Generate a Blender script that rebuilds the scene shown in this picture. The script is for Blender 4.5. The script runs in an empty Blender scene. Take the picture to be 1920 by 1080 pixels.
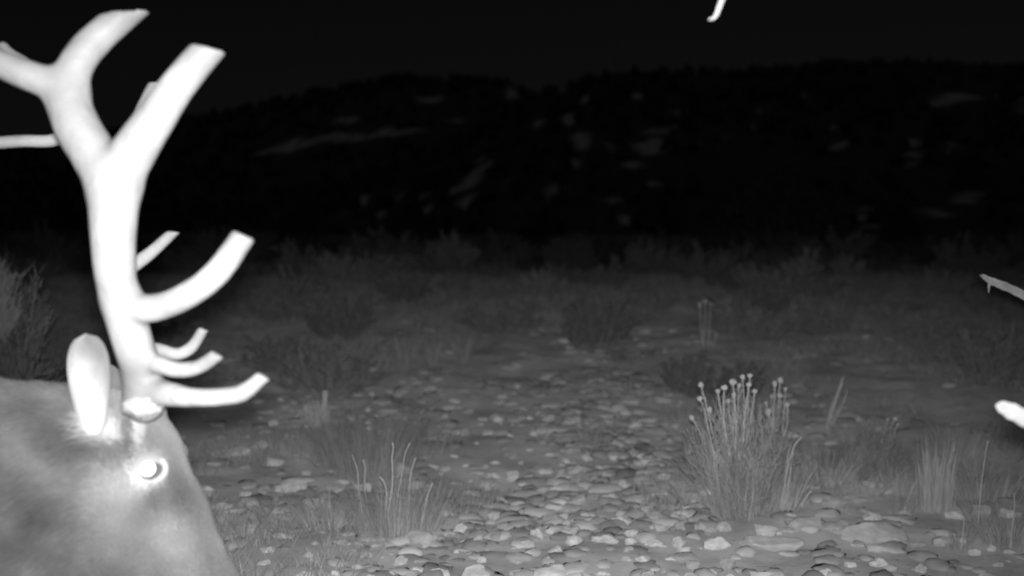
import bpy, math, random
import numpy as np
from mathutils import Vector, Matrix
from mathutils.bvhtree import BVHTree

random.seed(7)
rng = np.random.default_rng(7)
scene = bpy.context.scene
col = scene.collection

# ------------------------------------------------------------------ camera
W, H = 1920.0, 1080.0
FPX = 2059.0                      # focal length in photograph pixels
CAM_H = 1.2
PITCH = math.atan(100.0 / FPX)    # the eye-level line lies about 100 px above the picture's middle
cam_d = bpy.data.cameras.new('camera')
cam = bpy.data.objects.new('camera', cam_d); col.objects.link(cam)
cam_d.sensor_width = 36.0
cam_d.lens = FPX / W * 36.0
cam_d.clip_start = 0.02
cam_d.clip_end = 6000.0
cam.location = (0, 0, CAM_H)
cam.rotation_euler = (math.pi / 2 - PITCH, 0, 0)
cam_d.dof.use_dof = True
cam_d.dof.focus_distance = 3.1
cam_d.dof.aperture_fstop = 1.9
scene.camera = cam

# ------------------------------------------------------------------ night sky and moon
MOON_EL, MOON_AZ = math.radians(38), math.radians(200)   # the moon stands behind and to the left
world = bpy.data.worlds.new('World'); scene.world = world
world.use_nodes = True
wn = world.node_tree; wn.nodes.clear()
w_out = wn.nodes.new('ShaderNodeOutputWorld')
w_bg = wn.nodes.new('ShaderNodeBackground')
w_sky = wn.nodes.new('ShaderNodeTexSky'); w_sky.sky_type = 'NISHITA'
w_sky.sun_disc = False
w_sky.sun_elevation = MOON_EL; w_sky.sun_rotation = MOON_AZ
w_bw = wn.nodes.new('ShaderNodeRGBToBW')                 # the infrared sensor sees no colour
wn.links.new(w_sky.outputs[0], w_bw.inputs[0])
wn.links.new(w_bw.outputs[0], w_bg.inputs[0])
wn.links.new(w_bg.outputs[0], w_out.inputs[0])
w_bg.inputs[1].default_value = 0.00070
sun_d = bpy.data.lights.new('moon', 'SUN'); sun_d.energy = 0.030; sun_d.angle = math.radians(0.5)
sun = bpy.data.objects.new('moon', sun_d); col.objects.link(sun)
sun.rotation_euler = (math.pi / 2 - MOON_EL, 0, math.pi - MOON_AZ)
# the trail camera's own infrared flash, a real lamp a hand's width above the lens
fl_d = bpy.data.lights.new('infrared_flash', 'SPOT'); fl_d.energy = 900.0
fl_d.spot_size = math.radians(76); fl_d.spot_blend = 1.0; fl_d.shadow_soft_size = 0.04
fl = bpy.data.objects.new('infrared_flash', fl_d); col.objects.link(fl)
fl.location = (0.0, 0.0, CAM_H + 0.05)
fl.rotation_euler = (math.pi / 2 - PITCH - math.radians(2.5), 0, math.radians(-0.5))

vs = scene.view_settings
vs.view_transform = 'Standard'; vs.look = 'None'; vs.exposure = 0.0; vs.gamma = 1.0
vs.use_curve_mapping = False

# ------------------------------------------------------------------ helpers
CP, SP = math.cos(PITCH), math.sin(PITCH)
def ray(px, py):
    """direction (unit depth along the lens axis) through a photograph pixel"""
    a = (np.asarray(px, float) - W / 2) / FPX; b = -(np.asarray(py, float) - H / 2) / FPX
    return np.stack(np.broadcast_arrays(a, CP + b * SP, -SP + b * CP), -1)
CAMV = np.array([0, 0, CAM_H])
def P(px, py, d):
    return CAMV + ray(px, py) * np.asarray(d, float)[..., None]
def project(v):
    q = np.asarray(v, float) - CAMV
    dep = q[..., 1] * CP - q[..., 2] * SP
    up = q[..., 1] * SP + q[..., 2] * CP
    return W / 2 + FPX * q[..., 0] / dep, H / 2 - FPX * up / dep, dep

_perm = rng.permutation(512)
_perm = np.concatenate([_perm, _perm, _perm])
_g3 = rng.normal(size=(512, 3)); _g3 /= np.linalg.norm(_g3, axis=1)[:, None]
def noise3(p):
    p = np.asarray(p, float)
    i = np.floor(p).astype(int); f = p - i; u = f * f * f * (f * (f * 6 - 15) + 10)
    i &= 511
    r = 0
    for dx in (0, 1):
        for dy in (0, 1):
            for dz in (0, 1):
                h = _perm[_perm[_perm[(i[..., 0] + dx) & 511] + ((i[..., 1] + dy) & 511)] + ((i[..., 2] + dz) & 511)]
                g = _g3[h]
                dd = (g * (f - np.array([dx, dy, dz]))).sum(-1)
                w = (u[..., 0] if dx else 1 - u[..., 0]) * (u[..., 1] if dy else 1 - u[..., 1]) * (u[..., 2] if dz else 1 - u[..., 2])
                r = r + w * dd
    return r * 1.6
def fbm(p, o=4):
    p = np.asarray(p, float); r = 0; a = 1.0; s = 0
    for k in range(o):
        r = r + a * noise3(p * (2.03 ** k) + 17.3 * k); s += a; a *= .5
    return r / s
def fbm2(x, y, sc, o=4, seed=0.0):
    x, y = np.broadcast_arrays(np.asarray(x, float), np.asarray(y, float))
    return fbm(np.stack([x * sc + seed, y * sc - seed, np.full(x.shape, seed * 1.7 + .5)], -1), o)
def sstep(a, b, x):
    t = np.clip((x - a) / (b - a), 0, 1); return t * t * (3 - 2 * t)

class MB:
    """collects vertices, triangles and quads, then links one mesh object"""
    def __init__(s): s.v = []; s.f = []; s.n = 0; s.c = []
    def add(s, v, f, c=None):
        v = np.asarray(v, float).reshape(-1, 3); f = np.asarray(f, int)
        s.v.append(v); s.f.append(f + s.n); s.n += len(v)
        if c is not None: s.c.append(np.broadcast_to(np.asarray(c, float), (len(v),)))
    def tube(s, pts, rad, sides=5, cap=True, c=None):
        pts = np.asarray(pts, float); n = len(pts)
        rad = np.broadcast_to(np.asarray(rad, float), (n,))
        t = np.gradient(pts, axis=0); t /= np.linalg.norm(t, axis=1)[:, None] + 1e-12
        ref = np.array([0.31, 0.17, 0.93]); 
        if abs(t.mean(0) @ ref) > .9 * np.linalg.norm(t.mean(0)): ref = np.array([.9, .3, .1])
        a = np.cross(t, ref); a /= np.linalg.norm(a, axis=1)[:, None] + 1e-12
        b = np.cross(t, a)
        th = np.linspace(0, 2 * np.pi, sides, endpoint=False)
        v = pts[:, None] + rad[:, None, None] * (np.cos(th)[None, :, None] * a[:, None] + np.sin(th)[None, :, None] * b[:, None])
        i = np.arange(n - 1)[:, None] * sides; j = np.arange(sides)[None]; k = (j + 1) % sides
        q = np.stack([i + j, i + k, i + sides + k, i + sides + j], -1).reshape(-1, 4)
        s.add(v, q, c)
        if cap:
            s.v.append(pts[[0, -1]]); base = s.n - n * sides
            if c is not None: s.c.append(np.broadcast_to(np.asarray(c, float), (2,)))
            j = np.arange(sides); k = (j + 1) % sides
            f0 = np.stack([base + k, base + j, np.full(sides, s.n)], -1)
            f1 = np.stack([base + (n - 1) * sides + j, base + (n - 1) * sides + k, np.full(sides, s.n + 1)], -1)
            s.f += [f0, f1]; s.n += 2
    def ribbon(s, pts, wid, side, c=None):
        """blade: folded strip with a raised midrib"""
        pts = np.asarray(pts, float); n = len(pts); wid = np.asarray(wid, float)
        side = np.asarray(side, float) / np.linalg.norm(side)
        t = np.gradient(pts, axis=0); nn = np.cross(t, side); nn /= np.linalg.norm(nn, axis=1)[:, None] + 1e-12
        L = pts - side * wid[:, None]; R = pts + side * wid[:, None]; M = pts + nn * wid[:, None] * .5
        v = np.stack([L, M, R], 1)
        i = np.arange(n - 1)[:, None] * 3; j = np.arange(2)[None]
        s.add(v, np.stack([i + j, i + j + 1, i + 3 + j + 1, i + 3 + j], -1).reshape(-1, 4), c)
    def mesh(s, name, mat, smooth=False):
        me = bpy.data.meshes.new(name)
        v = np.concatenate(s.v); fl_ = [tuple(r) for f in s.f for r in f.tolist()]
        me.from_pydata(v.tolist(), [], fl_)
        if smooth: me.polygons.foreach_set('use_smooth', np.ones(len(me.polygons), bool))
        if s.c:
            at = me.attributes.new('tone', 'FLOAT', 'POINT'); at.data.foreach_set('value', np.concatenate(s.c).astype(np.float32))
        me.materials.append(mat); me.update()
        return me
    def build(s, name, mat, parent=None, smooth=False, kind=None):
        return link(name, s.mesh(name, mat, smooth), parent, kind)

def link(name, data, parent=None, kind=None):
    o = bpy.data.objects.new(name, data); col.objects.link(o)
    if parent is not None:
        o.parent = parent; o.matrix_parent_inverse = Matrix.Translation(-Vector(parent.location)) if False else Matrix.Identity(4)
    if kind: o['kind'] = kind
    return o
def tag(o, label=None, cat=None, group=None, kind=None):
    if label: o['label'] = label
    if cat: o['category'] = cat
    if group: o['group'] = group
    if kind: o['kind'] = kind
    return o
def empty(name, loc, label, cat, group=None, rz=0.0, sc=1.0):
    o = bpy.data.objects.new(name, None); col.objects.link(o)
    o.empty_display_size = .1
    o.location = loc; o.rotation_euler = (0, 0, rz); o.scale = (sc, sc, sc) if np.isscalar(sc) else sc
    return tag(o, label, cat, group)

# thin folded blades, many at once
def blades(mb, p0, d, L, droop, wid, tone_, seg=5, wig=0.0, sides=None):
    n = len(p0); t = np.linspace(0, 1, seg)[None, :, None]
    d = d / np.linalg.norm(d, axis=1)[:, None]; h = d * np.array([1, 1, 0]); h = h / (np.linalg.norm(h, axis=1)[:, None] + 1e-6)
    L = np.broadcast_to(L, (n,)); droop = np.broadcast_to(droop, (n,))
    p = p0[:, None] + d[:, None] * L[:, None, None] * t + (h * .5 - np.array([0, 0, .6]))[:, None] * (droop * L)[:, None, None] * t ** 2.2
    if wig: p = p + rng.normal(0, 1, (n, seg, 3)) * (wig * L)[:, None, None] * t
    sd = rng.normal(size=(n, 3)) if sides is None else sides
    sd = sd - (sd * d).sum(1)[:, None] * d; sd /= np.linalg.norm(sd, axis=1)[:, None] + 1e-9
    nn_ = np.cross(d, sd)
    prof = np.interp(np.linspace(0, 1, seg), [0, .4, .75, 1], [.8, 1, .65, .08])[None, :] * np.broadcast_to(wid, (n,))[:, None]
    v = np.stack([p - sd[:, None] * prof[..., None], p + nn_[:, None] * prof[..., None] * .5, p + sd[:, None] * prof[..., None]], 2)
    b_ = np.arange(n)[:, None, None] * seg * 3 + np.arange(seg - 1)[None, :, None] * 3 + np.arange(2)[None, None]
    mb.add(v, np.stack([b_, b_ + 1, b_ + 4, b_ + 3], -1).reshape(-1, 4), np.repeat(np.broadcast_to(tone_, (n,)), seg * 3))
def along(chains, n, lo, r=rng):
    # random points along random stems, with the stem's direction
    k = r.integers(len(chains), size=n); out = np.empty((n, 3)); dr_ = np.empty((n, 3)); t = r.uniform(lo, 1, n)
    for i_ in range(n):
        c = chains[k[i_]]; a = t[i_] * (len(c) - 1); j_ = min(int(a), len(c) - 2); out[i_] = c[j_] + (c[j_ + 1] - c[j_]) * (a - j_); dr_[i_] = c[-1] - c[0]
    return out, dr_ / np.linalg.norm(dr_, axis=1)[:, None]
# ------------------------------------------------------------------ materials (all grey: infrared picture)
def material(name, c, var=.25, scale=8.0, rough=.85, tone=False, bump=0.0, bscale=60.0, spec=.2, trans=0.0, detail=6.0, objvar=0.0, drough=1.0):
    m = bpy.data.materials.new(name); m.use_nodes = True
    n = m.node_tree.nodes; l = m.node_tree.links
    b = n['Principled BSDF']; b.inputs['Roughness'].default_value = rough
    b.inputs['Specular IOR Level'].default_value = spec
    b.inputs['Diffuse Roughness'].default_value = drough
    tc = n.new('ShaderNodeTexCoord')
    nz = n.new('ShaderNodeTexNoise'); nz.inputs['Scale'].default_value = scale; nz.inputs['Detail'].default_value = detail
    nz.inputs['Roughness'].default_value = .6
    l.new(tc.outputs['Object'], nz.inputs['Vector'])
    mr = n.new('ShaderNodeMapRange'); l.new(nz.outputs['Fac'], mr.inputs['Value'])
    mr.inputs['From Min'].default_value = .28; mr.inputs['From Max'].default_value = .72
    mr.inputs['To Min'].default_value = c * (1 - var); mr.inputs['To Max'].default_value = c * (1 + var)
    out = mr.outputs[0]
    if objvar:
        oi = n.new('ShaderNodeObjectInfo'); m2 = n.new('ShaderNodeMapRange')
        l.new(oi.outputs['Random'], m2.inputs['Value'])
        m2.inputs['To Min'].default_value = 1 - objvar; m2.inputs['To Max'].default_value = 1 + objvar
        mu = n.new('ShaderNodeMath'); mu.operation = 'MULTIPLY'; l.new(out, mu.inputs[0]); l.new(m2.outputs[0], mu.inputs[1]); out = mu.outputs[0]
    if tone:
        at = n.new('ShaderNodeAttribute'); at.attribute_name = 'tone'
        mu = n.new('ShaderNodeMath'); mu.operation = 'MULTIPLY'; l.new(out, mu.inputs[0]); l.new(at.outputs['Fac'], mu.inputs[1]); out = mu.outputs[0]
    l.new(out, b.inputs['Base Color'])
    if bump:
        n2 = n.new('ShaderNodeTexNoise'); n2.inputs['Scale'].default_value = bscale; n2.inputs['Detail'].default_value = 5
        l.new(tc.outputs['Object'], n2.inputs['Vector'])
        bp = n.new('ShaderNodeBump'); bp.inputs['Strength'].default_value = bump; bp.inputs['Distance'].default_value = .02
        l.new(n2.outputs['Fac'], bp.inputs['Height']); l.new(bp.outputs[0], b.inputs['Normal'])
    if trans:
        tr = n.new('ShaderNodeBsdfTranslucent'); l.new(out, tr.inputs['Color'])
        mx = n.new('ShaderNodeMixShader'); mx.inputs[0].default_value = trans
        l.new(b.outputs[0], mx.inputs[1]); l.new(tr.outputs[0], mx.inputs[2])
        l.new(mx.outputs[0], n['Material Output'].inputs['Surface'])
    return m
M_soil = material('dry_soil', .205, .40, 3.0, .95, bump=.7, bscale=22, spec=.1, detail=10)
M_rock = material('pale_stone', .37, .28, 2.2, .9, bump=.12, bscale=9, spec=.1, objvar=.30, drough=.25)
M_pebble = material('pebble', .30, .5, 3.0, .9, drough=.25, tone=True, spec=.15)
M_grass = material('dry_grass', .37, .25, 5.0, .8, tone=True, trans=.25)
M_stalk = material('dry_stalk', .36, .25, 20.0, .75)
M_head = material('seed_head', .34, .25, 60.0, .9)
M_brush = material('rabbitbrush_stem', .20, .25, 14.0, .85, tone=True)
M_sage = material('sage_leaf', .165, .3, 6.0, .85, tone=True, trans=.2, objvar=.3)
M_wood = material('grey_twig', .16, .3, 12.0, .9, objvar=.2)
M_dead = material('weathered_dead_wood', .30, .3, 18.0, .85, bump=.4, bscale=60)
M_antler = material('antler_bone', .28, .14, 14.0, .55, drough=0.0, tone=True, bump=.18, bscale=34, spec=.25)
M_coat = material('elk_coat', .085, .14, 9.0, .95, tone=True, bump=.35, bscale=150, spec=.05)
M_fur = material('elk_fur', .092, .16, 30.0, .95, tone=True, spec=.05)
M_eye = material('dark_eye', .085, .1, 10.0, .18, spec=.5)
M_pupil = material('eyeshine', .95, .02, 4.0, .3, spec=.5)
M_hoof = material('hoof_horn', .06, .3, 20.0, .5)
M_juniper = material('juniper_needles', .075, .4, 2.0, .9, tone=True, objvar=.25)
M_bark = material('juniper_bark', .12, .35, 8.0, .9)

# ------------------------------------------------------------------ ground
_YP = np.array([-60, 3, 5, 8, 10, 12, 14, 17, 24, 45, 70, 120, 4000.])
_ZP = np.array([0, 0, .05, .24, .40, .55, .58, .50, .28, .15, .7, 1.4, 2.0])
def gz(x, y):
    x = np.asarray(x, float); y = np.asarray(y, float)
    z = np.interp(y, _YP, _ZP)
    near = sstep(0.0, 6.0, y)
    z = z + .09 * fbm2(x, y, .23, 3, 3.1) * near * (1 + .05 * np.clip(y, 0, 60)) + .035 * fbm2(x, y, 1.1, 3, 8.2) * sstep(-4, 4, y)
    return z
def ground_hit(px, py, t0=1.6, t1=70.0, n=900):
    t = np.geomspace(t0, t1, n); r = ray(px, py)
    p = CAMV + t[:, None] * r
    below = p[:, 2] < gz(p[:, 0], p[:, 1])
    k = int(np.argmax(below)) if below.any() else n - 1
    if k == 0: k = 1
    a, b = t[k - 1], t[k]
    for _ in range(18):
        m = .5 * (a + b); q = CAMV + m * r
        if q[2] < gz(q[0], q[1]): b = m
        else: a = m
    q = CAMV + b * r; q[2] = float(gz(q[0], q[1]))
    return q, b                      # world point, depth along the lens axis

def axis(fine_a, fine_b, step, out_a, out_b, grow=1.12):
    c = list(np.arange(fine_a, fine_b + 1e-6, step)); s = step
    while c[-1] < out_b: s *= grow; c.append(c[-1] + s)
    s = step; d = []
    x = fine_a
    while x > out_a: s *= grow; x -= s; d.append(x)
    return np.array(d[::-1] + c)
xs = axis(-4.5, 4.5, .045, -2500, 2500); ys = axis(1.5, 11.0, .045, -60, 3500, 1.06)
X, Y = np.meshgrid(xs, ys, indexing='ij')
Z = gz(X, Y)
fine = sstep(26, 8, Y) * sstep(9, 4.5, np.abs(X))
Z = Z + fine * (.030 * fbm2(X, Y, 4.0, 5, 1.3) + .016 * np.abs(fbm2(X, Y, 11.0, 2, 5.3)))
gm = MB(); nx, ny = X.shape
i, j = np.meshgrid(np.arange(nx - 1), np.arange(ny - 1), indexing='ij')
gm.add(np.stack([X, Y, Z], -1), np.stack([i * ny + j, (i + 1) * ny + j, (i + 1) * ny + j + 1, i * ny + j + 1], -1).reshape(-1, 4))
ground = gm.build('ground', M_soil, smooth=True, kind='structure')

# ------------------------------------------------------------------ hills
RIDGE_N = (np.array([-900, -300, 100, 400, 700, 850, 930, 1000, 1050, 1120, 1300, 1500, 1700, 1920, 2300, 3000]),
           np.array([436, 430, 418, 405, 345, 280, 228, 187, 172, 153, 138, 130, 124, 136, 152, 240]))
RIDGE_F = (np.array([-900, -500, 0, 200, 400, 500, 600, 700, 760, 800, 850, 950, 1000, 1050, 1300, 2300, 3000]),
           np.array([340, 312, 276, 252, 220, 203, 176, 156, 148, 157, 147, 151, 178, 194, 215, 270, 320]))
def hill_h(x, y, ridge, r0, r1, bump, seed):
    x = np.asarray(x, float); y = np.asarray(y, float)
    px = W / 2 + FPX * x / np.maximum(y, 1)
    e = (440 - np.interp(px, *ridge)) / FPX * r1
    s = np.clip((y - r0) / (r1 - r0), 0, 2.2)
    prof = np.where(s < 1, sstep(0, 1, s) * .55 + .45 * s, 1 - .35 * (s - 1) ** 1.5)
    n = fbm2(x, y, 1 / (bump * 5), 5, seed) * bump * np.clip(s * 1.5, 0, 1)
    return e * prof + n * (.35 + .65 * (1 - sstep(.7, 1.0, s))) * .8 - 1.0
def hillN(x, y): return hill_h(x, y, RIDGE_N, 85, 380, 11, 2.2)
def hillF(x, y): return hill_h(x, y, RIDGE_F, 420, 1000, 26, 6.6)
def hill_hit(px, py, fn, y0, y1):
    t = np.linspace(y0, y1, 700); r = ray(px, py); p = CAMV + t[:, None] * r
    b = p[:, 2] < fn(p[:, 0], p[:, 1])
    return p[int(np.argmax(b))] if b.any() else None
CLEAR_N = [(862, 362, 22, 9, 25), (890, 345, 9, 22, 0), (875, 380, 9, 16, 0), (1025, 365, 22, 20, 0), (1090, 265, 9, 32, 0), (1140, 265, 8, 18, 0), (1240, 265, 12, 24, 0),
    (1200, 303, 18, 15, 0), (1205, 285, 7, 14, 0), (1090, 330, 6, 20, 0), (682, 378, 15, 12, 0), (930, 395, 20, 15, 0), (1197, 183, 14, 6, 0),
    (1275, 212, 7, 20, 0), (1305, 415, 15, 26, 0), (1357, 367, 12, 8, 0), (1800, 181, 46, 9, 0), (1760, 195, 16, 6, 0), (1672, 255, 8, 8, 0),
    (1715, 295, 9, 28, 0), (1785, 280, 6, 22, 0), (1602, 412, 8, 16, 0), (1640, 425, 8, 12, 0), (1762, 402, 22, 12, 0), (1815, 370, 22, 12, 0),
    (915, 300, 12, 6, 0), (1082, 410, 15, 9, 0), (1172, 415, 14, 10, 0), (975, 310, 8, 6, 0), (1060, 245, 6, 12, 0), (1915, 200, 6, 14, 0), (490, 372, 12, 6, 0)]
CLEAR_F = [(500, 284, 24, 6, -12), (555, 272, 40, 9, -14), (615, 258, 45, 10, -14), (665, 260, 40, 7, -5), (715, 248, 16, 8, 0), (745, 250, 16, 6, 0), (785, 243, 20, 4, 0),
    (655, 226, 22, 5, 8), (810, 188, 20, 5, 0), (850, 226, 18, 4, 0), (960, 175, 8, 12, 0)]
_rc = random.Random(5)
for _ in range(75):
    u_ = _rc.gauss(1180, 330); v_ = _rc.uniform(170, 425)
    if u_ < 1000 and v_ < 300: continue
    CLEAR_N.append((u_, v_, _rc.uniform(3, 11), _rc.uniform(3, 12), 0))
def hill(name, fn, x0, x1, y0, y1, step, clears, mat, yhit):
    xs_ = np.arange(x0, x1 + 1, step); ys_ = np.arange(y0, y1 + 1, step)
    X, Y = np.meshgrid(xs_, ys_, indexing='ij'); Z = fn(X, Y)
    snow = np.zeros(X.shape)
    px, py, dep = project(np.stack([X, Y, Z], -1))
    wob = 1 + .9 * fbm2(X, Y, 1 / (step * 4), 3, 4.4)
    vis = np.ones(X.shape)
    for cx, cy, ru, rv, ang in clears:
        h = hill_hit(cx, cy, fn, *yhit)
        if h is None: continue
        ca, sa = math.cos(math.radians(ang)), math.sin(math.radians(ang))
        du, dv = px - cx, py - cy
        a = (du * ca + dv * sa) / ru; b = (-du * sa + dv * ca) / rv
        wd = np.exp(-((Y - h[1]) / (30 + .16 * (y1 - y0))) ** 2)
        snow = np.maximum(snow, sstep(1.35, .65, np.sqrt(a * a + b * b) * wob) * (wd > .2))
    mb = MB(); nx, ny = X.shape
    i, j = np.meshgrid(np.arange(nx - 1), np.arange(ny - 1), indexing='ij')
    mb.add(np.stack([X, Y, Z], -1), np.stack([i * ny + j, (i + 1) * ny + j, (i + 1) * ny + j + 1, i * ny + j + 1], -1).reshape(-1, 4), snow.ravel())
    o = mb.build(name, mat, smooth=True, kind='structure')
    return o, (xs_, ys_, snow)
def hill_material():
    m = bpy.data.materials.new('scrubby_hillside'); m.use_nodes = True
    n = m.node_tree.nodes; l = m.node_tree.links; b = n['Principled BSDF']; b.inputs['Roughness'].default_value = .95
    tc = n.new('ShaderNodeTexCoord'); nz = n.new('ShaderNodeTexNoise'); nz.inputs['Scale'].default_value = .22; nz.inputs['Detail'].default_value = 8
    l.new(tc.outputs['Object'], nz.inputs['Vector'])
    at = n.new('ShaderNodeAttribute'); at.attribute_name = 'tone'
    ad = n.new('ShaderNodeMath'); ad.operation = 'MULTIPLY_ADD'
    l.new(nz.outputs['Fac'], ad.inputs[0]); ad.inputs[1].default_value = 1.15; l.new(at.outputs['Fac'], ad.inputs[2])
    rp = n.new('ShaderNodeMapRange'); l.new(ad.outputs[0], rp.inputs['Value'])
    rp.inputs['From Min'].default_value = .84; rp.inputs['From Max'].default_value = 1.5; rp.inputs['To Min'].default_value = .09; rp.inputs['To Max'].default_value = .75
    l.new(rp.outputs[0], b.inputs['Base Color'])
    return m
M_hill = hill_material()
hN, snN = hill('hill', hillN, -330, 560, 80, 620, 3.2, CLEAR_N, M_hill, (90, 400))
hF, snF = hill('hill', hillF, -900, 1300, 410, 1500, 9.0, CLEAR_F, M_hill, (430, 1010))

# far woodland on the slopes: one dark mass of junipers
def ico(sub):
    me = bpy.data.meshes.new('tmp'); import bmesh
    bm = bmesh.new(); bmesh.ops.create_icosphere(bm, subdivisions=sub, radius=1.0); 
    v = np.array([p.co[:] for p in bm.verts]); f = np.array([[q.index for q in fc.verts] for fc in bm.faces]); bm.free(); bpy.data.meshes.remove(me)
    return v, f
ICO0, ICO1, ICO2, ICO3 = ico(1), ico(2), ico(3), ico(4)
def far_wood(fn, sn, n, x0, x1, y0, y1, hmin, hmax, clears=()):
    mb = MB(); xs_, ys_, s = sn
    k = 0
    while k < n:
        m = n * 2
        x = rng.uniform(x0, x1, m); y = rng.uniform(y0, y1, m)
        dens = fbm2(x, y, 1 / 45, 3, 9.1)
        ii = np.clip(np.searchsorted(xs_, x), 0, len(xs_) - 1); jj = np.clip(np.searchsorted(ys_, y), 0, len(ys_) - 1)
        ok = (s[ii, jj] < .15) & (dens > -.28) & (np.abs(x) < .75 * y + 20)
        tu, tv, td = project(np.stack([x, y, fn(x, y) + hmin * .5], -1))
        tb = project(np.stack([x, y, fn(x, y)], -1))[1]; tt_ = project(np.stack([x, y, fn(x, y) + hmax * .8], -1))[1]
        for cx, cy, ru, rv, ang in clears:
            ok &= ~((np.abs(tu - cx) < ru * 1.1 + 2) & (tb > cy - rv) & (tt_ < cy + rv))
        for a, b in zip(x[ok], y[ok]):
            h = rng.uniform(hmin, hmax); z = float(fn(a, b))
            v = ICO1[0] * (1 + .45 * rng.normal(size=(len(ICO1[0]), 1)).clip(-1, 1))
            v = v * np.array([h * .42, h * .42, h * .55]); v[:, :2] *= (1 - .35 * v[:, 2:3] / (h * .55))
            mb.add(v + [a, b, z + h * .45], ICO1[1], rng.uniform(.6, 1.3)); k += 1
            if k >= n: break
    return mb
tag(far_wood(hillN, snN, 5200, -300, 520, 95, 430, 1.6, 3.6, CLEAR_N).build('woodland', M_juniper, kind='stuff'), 'dark juniper woodland covering the nearer hillside', 'woodland')
tag(far_wood(hillF, snF, 3000, -700, 900, 450, 1020, 3, 6, CLEAR_F).build('woodland', M_juniper, kind='stuff'), 'dark woodland on the far left mountain slope', 'woodland')

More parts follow.
